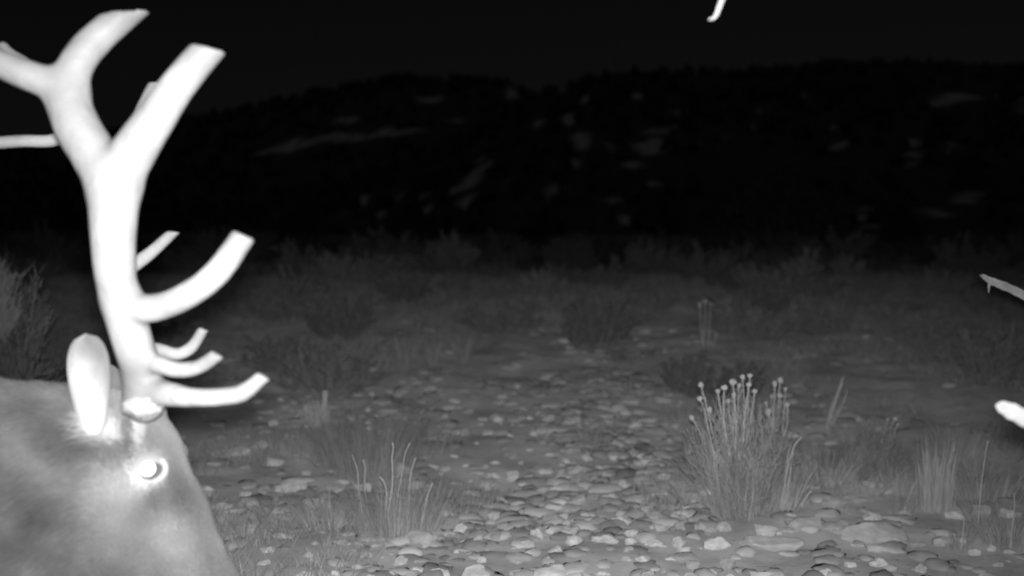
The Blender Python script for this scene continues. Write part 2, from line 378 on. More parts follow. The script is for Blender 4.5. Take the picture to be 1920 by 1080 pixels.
# ------------------------------------------------------------------ signed-distance modelling for the animal
class SDF:
    def __init__(s, lo, hi, h):
        s.lo = np.array(lo, float); s.h = h
        s.n = np.ceil((np.array(hi) - s.lo) / h).astype(int) + 1
        s.F = np.full(s.n, .2, np.float32)
        s.ax = [s.lo[k] + h * np.arange(s.n[k]) for k in range(3)]
    def box(s, lo, hi):
        a = np.clip(np.floor((np.array(lo) - s.lo) / s.h).astype(int), 0, s.n); b = np.clip(np.ceil((np.array(hi) - s.lo) / s.h).astype(int) + 1, 0, s.n)
        sl = tuple(slice(a[k], b[k]) for k in range(3))
        g = np.meshgrid(*[s.ax[k][sl[k]] for k in range(3)], indexing='ij')
        return sl, np.stack(g, -1)
    def comb(s, sl, d, k, op='add'):
        A = s.F[sl]
        if op == 'sub':
            h = np.clip(.5 - .5 * (A + d) / k, 0, 1); s.F[sl] = A * (1 - h) + (-d) * h + k * h * (1 - h)
        else:
            h = np.clip(.5 + .5 * (A - d) / k, 0, 1); s.F[sl] = A * (1 - h) + d * h - k * h * (1 - h)
    def cone(s, a, b, r1, r2, k=.03, sy=1.0, cut=None):
        a = np.asarray(a, float); b = np.asarray(b, float); m = max(r1, r2) * max(1, sy) + k * 1.5 + .02
        sl, p = s.box(np.minimum(a, b) - m, np.maximum(a, b) + m)
        if p.size == 0: return
        q = p - a; ba = (b - a).copy()
        if sy != 1.0: q[..., 1] /= sy; ba[1] /= sy
        l2 = ba @ ba; t = np.clip((q @ ba) / l2, 0, 1)
        d = np.linalg.norm(q - t[..., None] * ba, axis=-1) - (r1 + (r2 - r1) * t)
        if cut is not None: d = np.maximum(d, (p - cut[0]) @ cut[1])
        s.comb(sl, d, k)
    def chain(s, pts, rad, k, cut=None, ncut=3):
        pts = np.asarray(pts, float); rad = np.asarray(rad, float); m = rad.max() + k * 1.5 + .02
        sl, p = s.box(pts.min(0) - m, pts.max(0) + m); best = None
        for a in range(len(pts) - 1):
            q = p - pts[a]; ba = pts[a + 1] - pts[a]; t = np.clip((q @ ba) / (ba @ ba), 0, 1)
            d = np.linalg.norm(q - t[..., None] * ba, axis=-1) - (rad[a] + (rad[a + 1] - rad[a]) * t)
            if cut is not None and a >= len(pts) - 1 - ncut: d = np.maximum(d, (p - cut[0]) @ cut[1])
            best = d if best is None else np.minimum(best, d)
        s.comb(sl, best, k)
    def ell(s, c, r, k=.03, rot=0.0, op='add'):
        c = np.asarray(c, float); r = np.asarray(r, float); m = r.max() + k * 1.5 + .02
        sl, p = s.box(c - m, c + m); q = p - c
        if rot:
            ca, sa = math.cos(rot), math.sin(rot)
            q = np.stack([q[..., 0] * ca + q[..., 2] * sa, q[..., 1], -q[..., 0] * sa + q[..., 2] * ca], -1)
        k0 = np.linalg.norm(q / r, axis=-1); k1 = np.linalg.norm(q / r ** 2, axis=-1) + 1e-9
        s.comb(sl, k0 * (k0 - 1) / k1, k, op)
    def mesh(s, smooth=1):
        F = s.F; neg = F < 0
        nx, ny, nz = F.shape
        cnt = np.zeros((nx - 1, ny - 1, nz - 1), np.int8)
        for dx in (0, 1):
            for dy in (0, 1):
                for dz in (0, 1): cnt += neg[dx:nx - 1 + dx, dy:ny - 1 + dy, dz:nz - 1 + dz]
        act = (cnt > 0) & (cnt < 8); idx = np.argwhere(act)
        vid = np.full(act.shape, -1, int); vid[act] = np.arange(len(idx))
        acc = np.zeros((len(idx), 3)); c = np.zeros(len(idx))
        cor = [(a, b, d) for a in (0, 1) for b in (0, 1) for d in (0, 1)]
        for p in cor:
            for ax_ in range(3):
                if p[ax_]: continue
                q = list(p); q[ax_] = 1
                f0 = F[tuple((idx + p).T)].astype(float); f1 = F[tuple((idx + q).T)].astype(float)
                m = (f0 < 0) != (f1 < 0); t = np.where(m, f0 / (f0 - f1 + 1e-20), 0)
                pt = np.broadcast_to(np.array(p, float), (len(idx), 3)).copy(); pt[:, ax_] += t
                acc[m] += pt[m]; c[m] += 1
        v = s.lo + s.h * (idx + acc / c[:, None])
        quads = []
        for ax_ in range(3):
            o1, o2 = [(1, 2), (2, 0), (0, 1)][ax_]
            sl0 = [slice(None)] * 3; sl1 = [slice(None)] * 3; sl0[ax_] = slice(0, -1); sl1[ax_] = slice(1, None)
            ch = neg[tuple(sl0)] != neg[tuple(sl1)]
            e = np.argwhere(ch)
            e = e[(e[:, o1] > 0) & (e[:, o2] > 0) & (e[:, o1] < F.shape[o1] - 1) & (e[:, o2] < F.shape[o2] - 1)]
            d1 = np.zeros(3, int); d1[o1] = 1; d2 = np.zeros(3, int); d2[o2] = 1
            q = np.stack([vid[tuple((e - d1 - d2).T)], vid[tuple((e - d2).T)], vid[tuple(e.T)], vid[tuple((e - d1).T)]], -1)
            fl_ = neg[tuple(e.T)]
            q[~fl_] = q[~fl_][:, ::-1]; quads.append(q)
        q = np.concatenate(quads); q = q[(q >= 0).all(1)]
        for _ in range(smooth):
            a = np.zeros_like(v); n = np.zeros(len(v))
            for k in range(4):
                i0, i1 = q[:, k], q[:, (k + 1) % 4]
                np.add.at(a, i0, v[i1]); np.add.at(n, i0, 1); np.add.at(a, i1, v[i0]); np.add.at(n, i1, 1)
            v = .5 * v + .5 * a / np.maximum(n, 1)[:, None]
        return v, q

# ------------------------------------------------------------------ the bull elk
D0 = 2.0; S = D0 / FPX                           # the elk's near profile stands two metres from the lens; one photo pixel there is S metres
E0 = P(280., 878., D0)
def E(u, v, w=0.0):                              # profile coordinates in photograph pixels, w = pixels away from the lens
    return E0 + np.array([(u - 280) * S, w * S, -(v - 878) * S])
elk_g = SDF(E(-1960, 1730, -420), E(620, 130, 470), .0095)
def EC(a, b, r1, r2, k=45, sy=1.0): elk_g.cone(E(*a), E(*b), r1 * S, r2 * S, k * S, sy)
def EE(c, r, k=40, rot=0.0, op='add'): elk_g.ell(E(*c), np.array(r) * S, k * S, rot, op)
WC = 85                                          # the animal's mid-plane lies this far behind its near cheek
# trunk
EC((-600, 610, WC), (-900, 640, WC), 330, 320, 80, .84)
EC((-900, 640, WC), (-1300, 600, WC), 315, 285, 80, .88)
EC((-1300, 600, WC), (-1600, 600, WC), 275, 235, 80, .92)
EC((-520, 470, WC), (-900, 410, WC), 170, 120, 120, .6)
EC((-1790, 560, WC), (-1830, 640, WC), 44, 26, 50)          # tail
# neck and mane
EC((110, 905, WC), (-150, 925, WC), 170, 192, 60, .74)
EC((-150, 925, WC), (-560, 690, WC), 190, 285, 60, .80)
EC((110, 1010, WC), (-120, 1090, WC), 150, 170, 80, .66)
EC((-120, 1090, WC), (-430, 960, WC), 165, 230, 90, .7)
# skull: cranium, face, jaw, cheek
EC((202, 812, WC), (232, 876, WC), 72, 78, 30, 1.0)
EC((232, 876, WC), (290, 990, WC), 77, 72, 30, .95)
EC((290, 990, WC), (408, 1200, WC), 70, 52, 30, .85)
EC((412, 1190, WC), (438, 1225, WC), 56, 46, 26, .95)
EC((185, 960, WC), (376, 1235, WC), 78, 40, 40, .62)
EE((180, 930, WC - 8), (85, 112, 82), 34, -.25)
EE((180, 930, WC + 8), (85, 112, 82), 34, -.25)
for s_ in (-1, 1):
    EC((240, 765, WC + s_ * 42), (236, 815, WC + s_ * 42), 31, 34, 16)            # pedicle
    EC((238, 842, WC + s_ * 76), (286, 862, WC + s_ * 62), 15, 13, 16)            # brow ridge
    EC((225, 915, WC + s_ * 76), (300, 945, WC + s_ * 62), 11, 8, 16)             # cheek bone under the eye
    EE((468, 1205, WC + s_ * 30), (15, 11, 13), 10, op='sub')                     # nostril
    EE((288, 936, WC + s_ * 74), (22, 7, 10), 10, -1.0, op='sub')                 # tear gland
    # fore leg
    dx = 40 if s_ < 0 else -70
    EC((-520, 760, WC + s_ * 190), (-500 + dx * .3, 1010, WC + s_ * 165), 170, 88, 60, .7)
    EC((-500 + dx * .3, 1010, WC + s_ * 165), (-480 + dx, 1300, WC + s_ * 150), 82, 46, 30)
    EC((-480 + dx, 1300, WC + s_ * 150), (-490 + dx * 1.3, 1545, WC + s_ * 150), 44, 32, 20)
    EC((-490 + dx * 1.3, 1545, WC + s_ * 150), (-465 + dx * 1.3, 1622, WC + s_ * 150), 36, 40, 16)
    # hind leg
    hx = -60 if s_ < 0 else 60
    EC((-1560, 720, WC + s_ * 150), (-1440 + hx * .4, 980, WC + s_ * 160), 215, 120, 70, .75)
    EC((-1440 + hx * .4, 980, WC + s_ * 160), (-1600 + hx, 1255, WC + s_ * 150), 112, 52, 40, .8)
    EC((-1600 + hx, 1255, WC + s_ * 150), (-1560 + hx * 1.3, 1545, WC + s_ * 150), 52, 34, 20)
    EC((-1560 + hx * 1.3, 1545, WC + s_ * 150), (-1535 + hx * 1.3, 1622, WC + s_ * 150), 37, 41, 16)
ev, eq = elk_g.mesh(1)
bvh0 = BVHTree.FromPolygons([Vector(p) for p in ev], [tuple(q) for q in eq.tolist()])
def on_elk(px, py):
    r = ray(px, py); r = r / np.linalg.norm(r)
    hit, nrm, _, _ = bvh0.ray_cast(Vector(CAMV), Vector(r))
    return (np.array(hit), np.array(nrm)) if hit is not None else (P(px, py, D0), np.array([0, -1., 0]))

# coat: tufted surface, pale eye ring, pale ear root, darker mane, and jaw-crease shade painted into the tone
pu, pv, pdep = project(ev)
nearside = sstep(WC * .9, WC * .2, (ev[:, 1] - E0[1]) / S)
def blob(u, v, ru, rv, soft=.5):
    return sstep(1 + soft, 1 - soft, np.sqrt(((pu - u) / ru) ** 2 + ((pv - v) / rv) ** 2)) * nearside
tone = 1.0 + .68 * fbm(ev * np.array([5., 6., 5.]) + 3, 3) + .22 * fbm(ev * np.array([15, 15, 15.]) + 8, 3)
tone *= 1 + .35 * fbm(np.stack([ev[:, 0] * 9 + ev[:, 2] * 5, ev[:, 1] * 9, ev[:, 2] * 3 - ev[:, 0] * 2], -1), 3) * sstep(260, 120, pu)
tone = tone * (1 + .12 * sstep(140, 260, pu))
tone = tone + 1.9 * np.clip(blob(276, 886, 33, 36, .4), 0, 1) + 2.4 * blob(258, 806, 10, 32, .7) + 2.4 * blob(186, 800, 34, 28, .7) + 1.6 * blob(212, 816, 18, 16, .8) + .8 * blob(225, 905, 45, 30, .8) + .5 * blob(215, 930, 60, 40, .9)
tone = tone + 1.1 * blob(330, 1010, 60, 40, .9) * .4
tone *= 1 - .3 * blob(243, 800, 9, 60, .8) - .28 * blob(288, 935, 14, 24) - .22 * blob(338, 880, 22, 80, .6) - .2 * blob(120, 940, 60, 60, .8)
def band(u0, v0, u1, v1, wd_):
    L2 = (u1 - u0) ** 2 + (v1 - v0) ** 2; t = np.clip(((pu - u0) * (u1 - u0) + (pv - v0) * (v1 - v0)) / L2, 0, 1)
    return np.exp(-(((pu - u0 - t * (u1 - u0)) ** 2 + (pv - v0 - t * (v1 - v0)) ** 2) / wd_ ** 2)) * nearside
tone *= 1 - .30 * band(165, 855, 60, 1010, 34) - .22 * band(60, 770, 120, 830, 40) - .25 * band(330, 830, 370, 960, 20) - .2 * band(375, 985, 400, 1060, 16)  # first band paints shade along the jaw and neck crease into the coat
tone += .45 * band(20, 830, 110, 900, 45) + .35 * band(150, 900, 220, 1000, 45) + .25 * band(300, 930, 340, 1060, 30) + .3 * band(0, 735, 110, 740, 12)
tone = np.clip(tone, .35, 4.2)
nrm_e = None
disp = (.004 + .007 * sstep(200, 80, pu)) * fbm(ev * np.array([16, 16, 24.]), 4) * sstep(1600, 1300, pv)
me = bpy.data.meshes.new('coat')
me.from_pydata(ev.tolist(), [], eq.tolist()); me.update()
nrm = np.zeros(len(ev) * 3); me.vertices.foreach_get('normal', nrm); nrm = nrm.reshape(-1, 3)
if (nrm * (ev - ev.mean(0))).sum() < 0:
    me.flip_normals(); nrm = -nrm
ev2 = ev + nrm * disp[:, None]
me.vertices.foreach_set('co', ev2.ravel())
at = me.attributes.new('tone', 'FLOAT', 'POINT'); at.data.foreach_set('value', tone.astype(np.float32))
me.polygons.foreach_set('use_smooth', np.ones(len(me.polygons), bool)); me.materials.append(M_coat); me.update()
elk = empty('bull_elk', (E(-900, 1676, WC)[0], E(-900, 1676, WC)[1], 0.0), 'bull elk with big pale antlers and lowered head at left edge, eye shining', 'elk')
ELK_INV = Matrix.Translation(-Vector(elk.location))
def part(o, root=None):
    o.parent = root or elk
    o.matrix_parent_inverse = Matrix.Identity(4)
    return o
def shift(me_, root=elk):
    me_.transform(Matrix.Translation(-Vector(root.location))); return me_
body = part(link('body', shift(me)))

# hooves
for s_ in (-1, 1):
    for x_, k_ in ((-465 + (40 if s_ < 0 else -70) * 1.3, 1), (-1535 + (-60 if s_ < 0 else 60) * 1.3, 1)):
        mb = MB()
        for c_ in (-1, 1):
            base = E(x_ + 6, 1676, WC + s_ * 150 + c_ * 21)
            base[2] = float(gz(base[0], base[1])) - .004
            v = ICO2[0] * np.array([58, 20, 60]) * S; v[:, 2] = np.maximum(v[:, 2], -18 * S)
            v[:, 0] -= .5 * np.maximum(v[:, 2], 0); v[:, 2] += 18 * S
            mb.add(v + base, ICO2[1])
        o = mb.build('hoof', M_hoof, smooth=True); shift(o.data); part(o)

# eye
eh, en = on_elk(281, 880)
vdir = ray(281, 880); vdir /= np.linalg.norm(vdir)
ec = eh + vdir * .013
def sphere_part(name, c, r, mat, root, cutd=None, aim=None, ring=24, seg=32, front=math.pi):
    mb = MB(); z = -np.asarray(aim); z /= np.linalg.norm(z); x = np.cross(z, [0, 0, 1.]); x /= np.linalg.norm(x); y = np.cross(z, x)
    th = np.linspace(.02, front, ring); ph = np.linspace(0, 2 * np.pi, seg, endpoint=False)
    v = c + r * (np.cos(th)[:, None, None] * z + np.sin(th)[:, None, None] * (np.cos(ph)[None, :, None] * x + np.sin(ph)[None, :, None] * y))
    i = np.arange(ring - 1)[:, None] * seg; j = np.arange(seg)[None]; k = (j + 1) % seg
    mb.add(v, np.stack([i + j, i + seg + j, i + seg + k, i + k], -1).reshape(-1, 4))
    mb.add(np.array([c + r * z]), np.zeros((0, 3), int))
    j = np.arange(seg); mb.f.append(np.stack([np.full(seg, ring * seg), j, (j + 1) % seg], -1)); 
    o = mb.build(name, mat, smooth=True); shift(o.data); return part(o, root)
eye = sphere_part('eye', ec, .0235, M_eye, elk, aim=vdir)
ph_dir = ray(276, 880) ; ph_dir /= np.linalg.norm(ph_dir)
aimp = (ec - (ec + np.array([-.0045, 0, .0015]) - vdir * .0235)); aimp /= np.linalg.norm(aimp)
pupil = sphere_part('pupil', ec, .0241, M_pupil, eye, aim=aimp, ring=10, front=.60)  # white cap: the flash's reflection in the eye, put into the colour
# eyelids: a pale ring of skin round the eyeball
lid = MB(); zz = -vdir; xx = np.cross(zz, [0, 0, 1.]); xx /= np.linalg.norm(xx); yy = np.cross(zz, xx)
th = np.linspace(0, 2 * np.pi, 33)
lid.tube([ec - vdir * .011 + .0245 * (1.12 * math.cos(t) * xx + .92 * math.sin(t) * yy) for t in th], .0048, 8, False, c=3.6)
o = lid.build('eyelid', M_coat, smooth=True); shift(o.data); part(o)
# far eye
fe = E(281, 880, WC * 2) - np.array([0, .012, 0]) ; sphere_part('eye', fe, .0235, M_eye, elk, aim=np.array([0, -1., 0]))

# ears: cupped leaf shapes with a thick rim
def ear(tip, root_, wid, depth, face, near=True):
    mb = MB(); n, m = 22, 13
    tip = np.asarray(tip, float); root_ = np.asarray(root_, float)
    L = tip - root_; face = np.asarray(face, float); face /= np.linalg.norm(face)
    side = np.cross(L / np.linalg.norm(L), face); side /= np.linalg.norm(side)
    t = np.linspace(0, 1, n)[:, None]; s = np.linspace(-1, 1, m)[None]
    prof = wid * (0.55 + 1.25 * t - .20 * t * t) * sstep(-.18, .12, t) * np.sqrt(np.clip(1 - t ** 3.2, 0, 1)) * 1.0
    cup = depth * (1 - s ** 2) * (.12 + 1.9 * t - 1.7 * t * t)
    core = root_ + t[..., None] * L + (s * prof)[..., None] * side
    v0 = core - face * cup[..., None] * 1.0                 # hollow side, pushed away from the viewer
    v1 = v0 - face * (.011 * (1 - .6 * t) * (1.02 - s ** 2))[..., None] - face * .004
    c0 = np.broadcast_to(1.6 + 2.9 * sstep(1.0, .25, t + .32 * s) * sstep(1.25, .45, np.abs(s)) + .8 * sstep(.9, .6, t) * sstep(.5, -.3, s), (n, m))
    c1 = np.full((n, m), 1.35)
    i = np.arange(n - 1)[:, None] * m; j = np.arange(m - 1)[None]
    q = np.stack([i + j, i + j + 1, i + m + j + 1, i + m + j], -1).reshape(-1, 4)
    vv = np.concatenate([v0.reshape(-1, 3), v1.reshape(-1, 3)]); N = n * m
    rim = np.concatenate([np.arange(n) * m, (n - 1) * m + np.arange(1, m), (np.arange(n)[::-1] * m + m - 1)[1:], np.arange(m)[::-1][1:]])
    r = np.stack([rim[:-1], rim[1:], rim[1:] + N, rim[:-1] + N], -1)
    tone_ = np.concatenate([c0.ravel(), c1.ravel()]) * (1 + .18 * fbm(vv * 40, 2))
    mb.v.append(vv); mb.n = len(vv); mb.c.append(tone_); mb.f += [q, q[:, ::-1] + N, r]
    # long pale hairs inside the ear
    if near:
        for k in range(0):
            a = rng.uniform(.0, .55); b = rng.uniform(-.6, .45)
            ii = int(a * (n - 1)); jj = int((b + 1) / 2 * (m - 1)); p = v0[ii, jj]
            d = (L / np.linalg.norm(L)) * rng.uniform(.2, 1) + side * rng.normal(0, .16) + face * rng.uniform(.0, .15)
            d /= np.linalg.norm(d); ln = rng.uniform(.018, .036)
            pts = [p, p + d * ln * .5 + face * .003, p + d * ln]
            mb.ribbon(pts, [.0011, .0009, .0002], np.cross(d, face), c=3.4 * rng.uniform(.7, 1.1))
    o = mb.build('ear', M_coat, smooth=True); shift(o.data); return part(o)
rootn = on_elk(180, 812)[0] + np.array([0, -.002, 0])
rootn = rootn + np.array([0, -.007, 0]); dr = float(project(rootn)[2])
ear(P(160, 625, dr + .03), rootn, 35 * S, 34 * S, (0.10, -1, .12))
ear(E(112, 705, WC + 120), E(196, 800, WC + 78), 24 * S, 22 * S, (-.6, .6, .1), False)

# antlers
def antler(paths, name, seedv):
    """paths: list of (list of (px, py, depth, radius_px), blend, cut) ; cut = (tilt of the blunt end)"""
    pts = np.array([P(p[0], p[1], p[2]) for path in paths for p in path[0]])
    sd = SDF(pts.min(0) - .09, pts.max(0) + .09, .0052)
    for path, k, cut in paths:
        q = [P(p[0], p[1], p[2]) for p in path]; r = [p[3] * p[2] / FPX for p in path]
        # smooth the skeleton (Catmull-Rom)
        qq = [q[0]] + q + [2 * q[-1] - q[-2]]; out = []; ro = []
        for a in range(1, len(qq) - 2):
            p0, p1, p2, p3 = qq[a - 1], qq[a], qq[a + 1], qq[a + 2]
            for t in np.linspace(0, 1, 5)[:-1]:
                out.append(.5 * ((2 * p1) + (-p0 + p2) * t + (2 * p0 - 5 * p1 + 4 * p2 - p3) * t * t + (-p0 + 3 * p1 - 3 * p2 + p3) * t ** 3))
                ro.append(r[a - 1] + (r[a] - r[a - 1]) * t)
        out.append(q[-1]); ro.append(r[-1])
        c = None
        if cut is not None:
            c = (q[-1], np.array([math.sin(cut), 0, math.cos(cut)]))
            out[-1] = out[-1] + (out[-1] - out[-2]) * 1.6
        sd.chain(out, ro, k, c)
    v, q = sd.mesh(1)
    pu_, pv_, _ = project(v)
    v = v + .0016 * fbm(v * np.array([30, 30, 9.]) + seedv, 3)[:, None] * np.array([1, .5, .2])
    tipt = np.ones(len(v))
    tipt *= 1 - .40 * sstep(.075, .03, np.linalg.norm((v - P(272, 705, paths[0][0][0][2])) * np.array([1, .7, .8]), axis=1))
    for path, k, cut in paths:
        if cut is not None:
            tipt *= 1 - .38 * sstep(.085, 0, np.linalg.norm(v - P(path[-1][0], path[-1][1], path[-1][2]), axis=1))  # fading light at the blunt tips, put into the colour as grey
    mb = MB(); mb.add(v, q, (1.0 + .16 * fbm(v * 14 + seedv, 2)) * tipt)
    return mb
DN = 1.90
near_paths = [
    # main beam
    ([(270, 752, 1.955, 40), (262, 690, 1.94, 36), (240, 610, 1.91, 37), (218, 530, 1.89, 37), (212, 450, 1.88, 41), (213, 385, 1.88, 46), (213, 335, 1.885, 45)], .012, None),
    # rear fork of the crown
    ([(214, 348, 1.885, 44), (178, 292, 1.89, 43), (142, 232, 1.90, 42), (128, 180, 1.91, 38), (140, 128, 1.915, 33), (172, 82, 1.925, 31), (238, 24, 1.94, 27)], .020, -.12),
    ([(128, 178, 1.91, 36), (90, 156, 1.90, 30), (40, 136, 1.89, 28), (-10, 114, 1.88, 26), (-70, 80, 1.87, 16)], .020, None),
    # front fork of the crown
    ([(216, 348, 1.885, 44), (250, 285, 1.87, 42), (288, 228, 1.86, 37), (330, 165, 1.85, 33), (392, 90, 1.84, 29)], .020, .24),
    # third tine
    ([(228, 560, 1.90, 34), (262, 578, 1.885, 28), (310, 572, 1.87, 25), (365, 545, 1.85, 25), (410, 508, 1.84, 25), (458, 440, 1.83, 22)], .016, .44),
    # second tine
    ([(262, 672, 1.94, 22), (292, 682, 1.92, 18), (335, 693, 1.90, 15), (372, 688, 1.885, 14), (409, 664, 1.87, 13)], .008, .52),
    # brow tine
    ([(272, 730, 1.95, 30), (312, 738, 1.925, 24), (360, 745, 1.90, 18), (410, 744, 1.885, 17), (455, 736, 1.87, 17), (495, 704, 1.86, 13)], .012, .55),
]
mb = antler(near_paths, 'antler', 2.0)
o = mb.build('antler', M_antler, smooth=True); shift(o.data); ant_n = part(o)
far_paths = [
    ([(268, 742, 2.12, 34), (258, 690, 2.14, 30), (240, 610, 2.18, 30), (222, 520, 2.22, 30), (214, 440, 2.24, 31), (214, 370, 2.25, 32), (216, 320, 2.25, 30)], .012, None),
    ([(216, 340, 2.25, 28), (182, 290, 2.25, 26), (150, 240, 2.25, 22), (126, 196, 2.26, 20), (134, 140, 2.27, 18), (165, 88, 2.28, 14)], .016, -.12),
    ([(138, 248, 2.25, 15), (95, 264, 2.25, 12), (50, 264, 2.24, 12), (0, 267, 2.23, 12), (-60, 268, 2.22, 8)], .016, None),
    ([(126, 190, 2.26, 15), (60, 130, 2.25, 14), (20, 104, 2.24, 13), (6, 88, 2.24, 11)], .012, None),
    ([(216, 345, 2.25, 28), (244, 281, 2.24, 26), (271, 220, 2.23, 22), (299, 156, 2.22, 19)], .016, .1),
    ([(226, 510, 2.22, 20), (252, 496, 2.21, 14), (285, 472, 2.20, 12), (326, 434, 2.19, 10)], .012, .15),
    ([(256, 668, 2.14, 20), (290, 655, 2.13, 13), (330, 664, 2.12, 12), (360, 650, 2.11, 12), (382, 616, 2.10, 10)], .010, .45),
    ([(262, 725, 2.125, 22), (300, 742, 2.12, 17), (360, 750, 2.11, 14), (420, 746, 2.10, 12), (462, 732, 2.09, 9)], .012, .5),
]
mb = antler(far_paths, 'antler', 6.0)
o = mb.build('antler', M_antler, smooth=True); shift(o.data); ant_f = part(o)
# burrs: knobbly rings where the antlers meet the skull
for c_, rr, root_ in ((P(268, 758, 1.94), 37, ant_n), (P(266, 760, 2.12), 33, ant_f)):
    mb = MB(); axd = np.array([.05, 0, 1.0])
    v = ICO3[0].copy(); v = v * np.array([1.0, .95, .66]); kn = 1 + .34 * fbm(ICO3[0] * 3.5 + rr, 3)
    mb.add(c_ + v * kn[:, None] * rr * S, ICO3[1], np.full(len(v), 1.1))
    o = mb.build('burr', M_antler, smooth=True); shift(o.data); part(o, root_)

# fur: short hairs combed back over the head and neck
tri = np.concatenate([eq[:, [0, 1, 2]], eq[:, [0, 2, 3]]])
cen = ev2[tri].mean(1); cu, cv, cd = project(cen)
ar = np.linalg.norm(np.cross(ev2[tri[:, 1]] - ev2[tri[:, 0]], ev2[tri[:, 2]] - ev2[tri[:, 0]]), axis=1)
fn_ = nrm[tri].mean(1); fn_ /= np.linalg.norm(fn_, axis=1)[:, None] + 1e-9
eyed = np.sqrt((cu - 281) ** 2 + (cv - 882) ** 2)
sel = (cu > -260) & (cv < 1130) & (eyed > 34) & ((cen[:, 1] - E0[1]) / S < WC * 1.6)
ids = np.where(sel)[0]; pr = ar[ids] / ar[ids].sum()
NF = 60000
pick = ids[rng.choice(len(ids), NF, p=pr)]
b1 = rng.random((NF, 1)); b2 = rng.random((NF, 1)); fl2 = (b1 + b2) > 1; b1 = np.where(fl2, 1 - b1, b1); b2 = np.where(fl2, 1 - b2, b2)
T = tri[pick]; p0 = ev2[T[:, 0]] * (1 - b1 - b2) + ev2[T[:, 1]] * b1 + ev2[T[:, 2]] * b2
nn = fn_[pick]
headw = sstep(120, 240, cu[pick])[:, None]
flow = np.array([-.9, 0, -.45]) * (1 - headw) + np.array([-.35, 0, .9]) * headw
flow = flow + .35 * fbm(np.stack([p0[:, 0], p0[:, 1], p0[:, 2]], -1) * 9, 2)[:, None] * np.array([.3, .2, -1.]) + rng.normal(0, .16, (NF, 3))
flow -= (flow * nn).sum(1)[:, None] * nn; flow /= np.linalg.norm(flow, axis=1)[:, None] + 1e-9
ln = (rng.uniform(.012, .030, (NF, 1)) * (1 - .62 * headw)) 
sd_ = np.cross(flow, nn); wd = .00085
p0 = p0 - nn * .001
pm = p0 + flow * ln * .55 + nn * ln * .20; pt = p0 + flow * ln + nn * ln * .40
vv = np.stack([p0 - sd_ * wd, p0 + sd_ * wd, pm + sd_ * wd * .8, pm - sd_ * wd * .8, pt], 1).reshape(-1, 3)
b = np.arange(NF)[:, None] * 5
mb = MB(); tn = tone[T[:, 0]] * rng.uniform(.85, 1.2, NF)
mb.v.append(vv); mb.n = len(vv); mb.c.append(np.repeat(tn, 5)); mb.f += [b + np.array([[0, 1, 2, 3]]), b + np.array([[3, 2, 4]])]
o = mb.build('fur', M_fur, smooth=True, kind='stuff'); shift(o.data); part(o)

# ------------------------------------------------------------------ stones
def rock_mesh(seedv, flat, sub=ICO2):
    v = sub[0].copy(); s = seedv
    v = v * (1 + .55 * fbm(v * 1.0 + s * 3.7, 2)[:, None] + .16 * fbm(v * 3.2 + s, 2)[:, None])
    r = np.random.default_rng(int(s * 100) + 5)
    for _ in range(6):                                   # broken facets
        n_ = r.normal(size=3); n_[2] *= .7; n_ /= np.linalg.norm(n_); d = r.uniform(.5, .85)
        e = v @ n_ - d; v = v - np.outer(np.where(e > 0, e * .97, 0), n_)
    v[:, 2] *= flat; v[:, 0] *= r.uniform(.9, 1.15)
    v[:, :2] /= np.abs(v[:, :2]).max(0); v[:, 2] /= max(v[:, 2].max(), 1e-6)
    mb = MB(); mb.add(v, sub[1]); me_ = mb.mesh('stone', M_rock, smooth=True); me_.set_sharp_from_angle(angle=math.radians(38)); return me_
ROCKS = [rock_mesh(k * 1.37 + .3, 1.0) for k in range(14)]
def rough_edges(me_):
    pass
def place_stone(px, py, w, h, name, k=None, parent=None, sink=.35):
    """px,py: centre of the visible stone; w,h: its size in photo pixels"""
    q, d = ground_hit(px, py + h * .42)
    a = .5 * w * d / FPX
    hh = h * d / FPX
    slope = CAM_H / d
    top = min(max(.018, hh * .60), a * 1.1)              # height above the soil
    dep = min(max(a * .6, (hh - top) / max(slope, .1) * .5), a * 1.25)
    o = bpy.data.objects.new(name, ROCKS[k if k is not None else random.randrange(len(ROCKS))]); col.objects.link(o)
    o.location = (q[0], q[1] + dep * .8, q[2] + top * (1 - sink) * .42)
    o.scale = (a, dep, top * .95)
    o.rotation_euler = (random.uniform(-.14, .14) + .10, random.uniform(-.16, .16), random.choice([0, math.pi]) + random.uniform(-.35, .35))
    if parent is not None: o.parent = parent
    return o
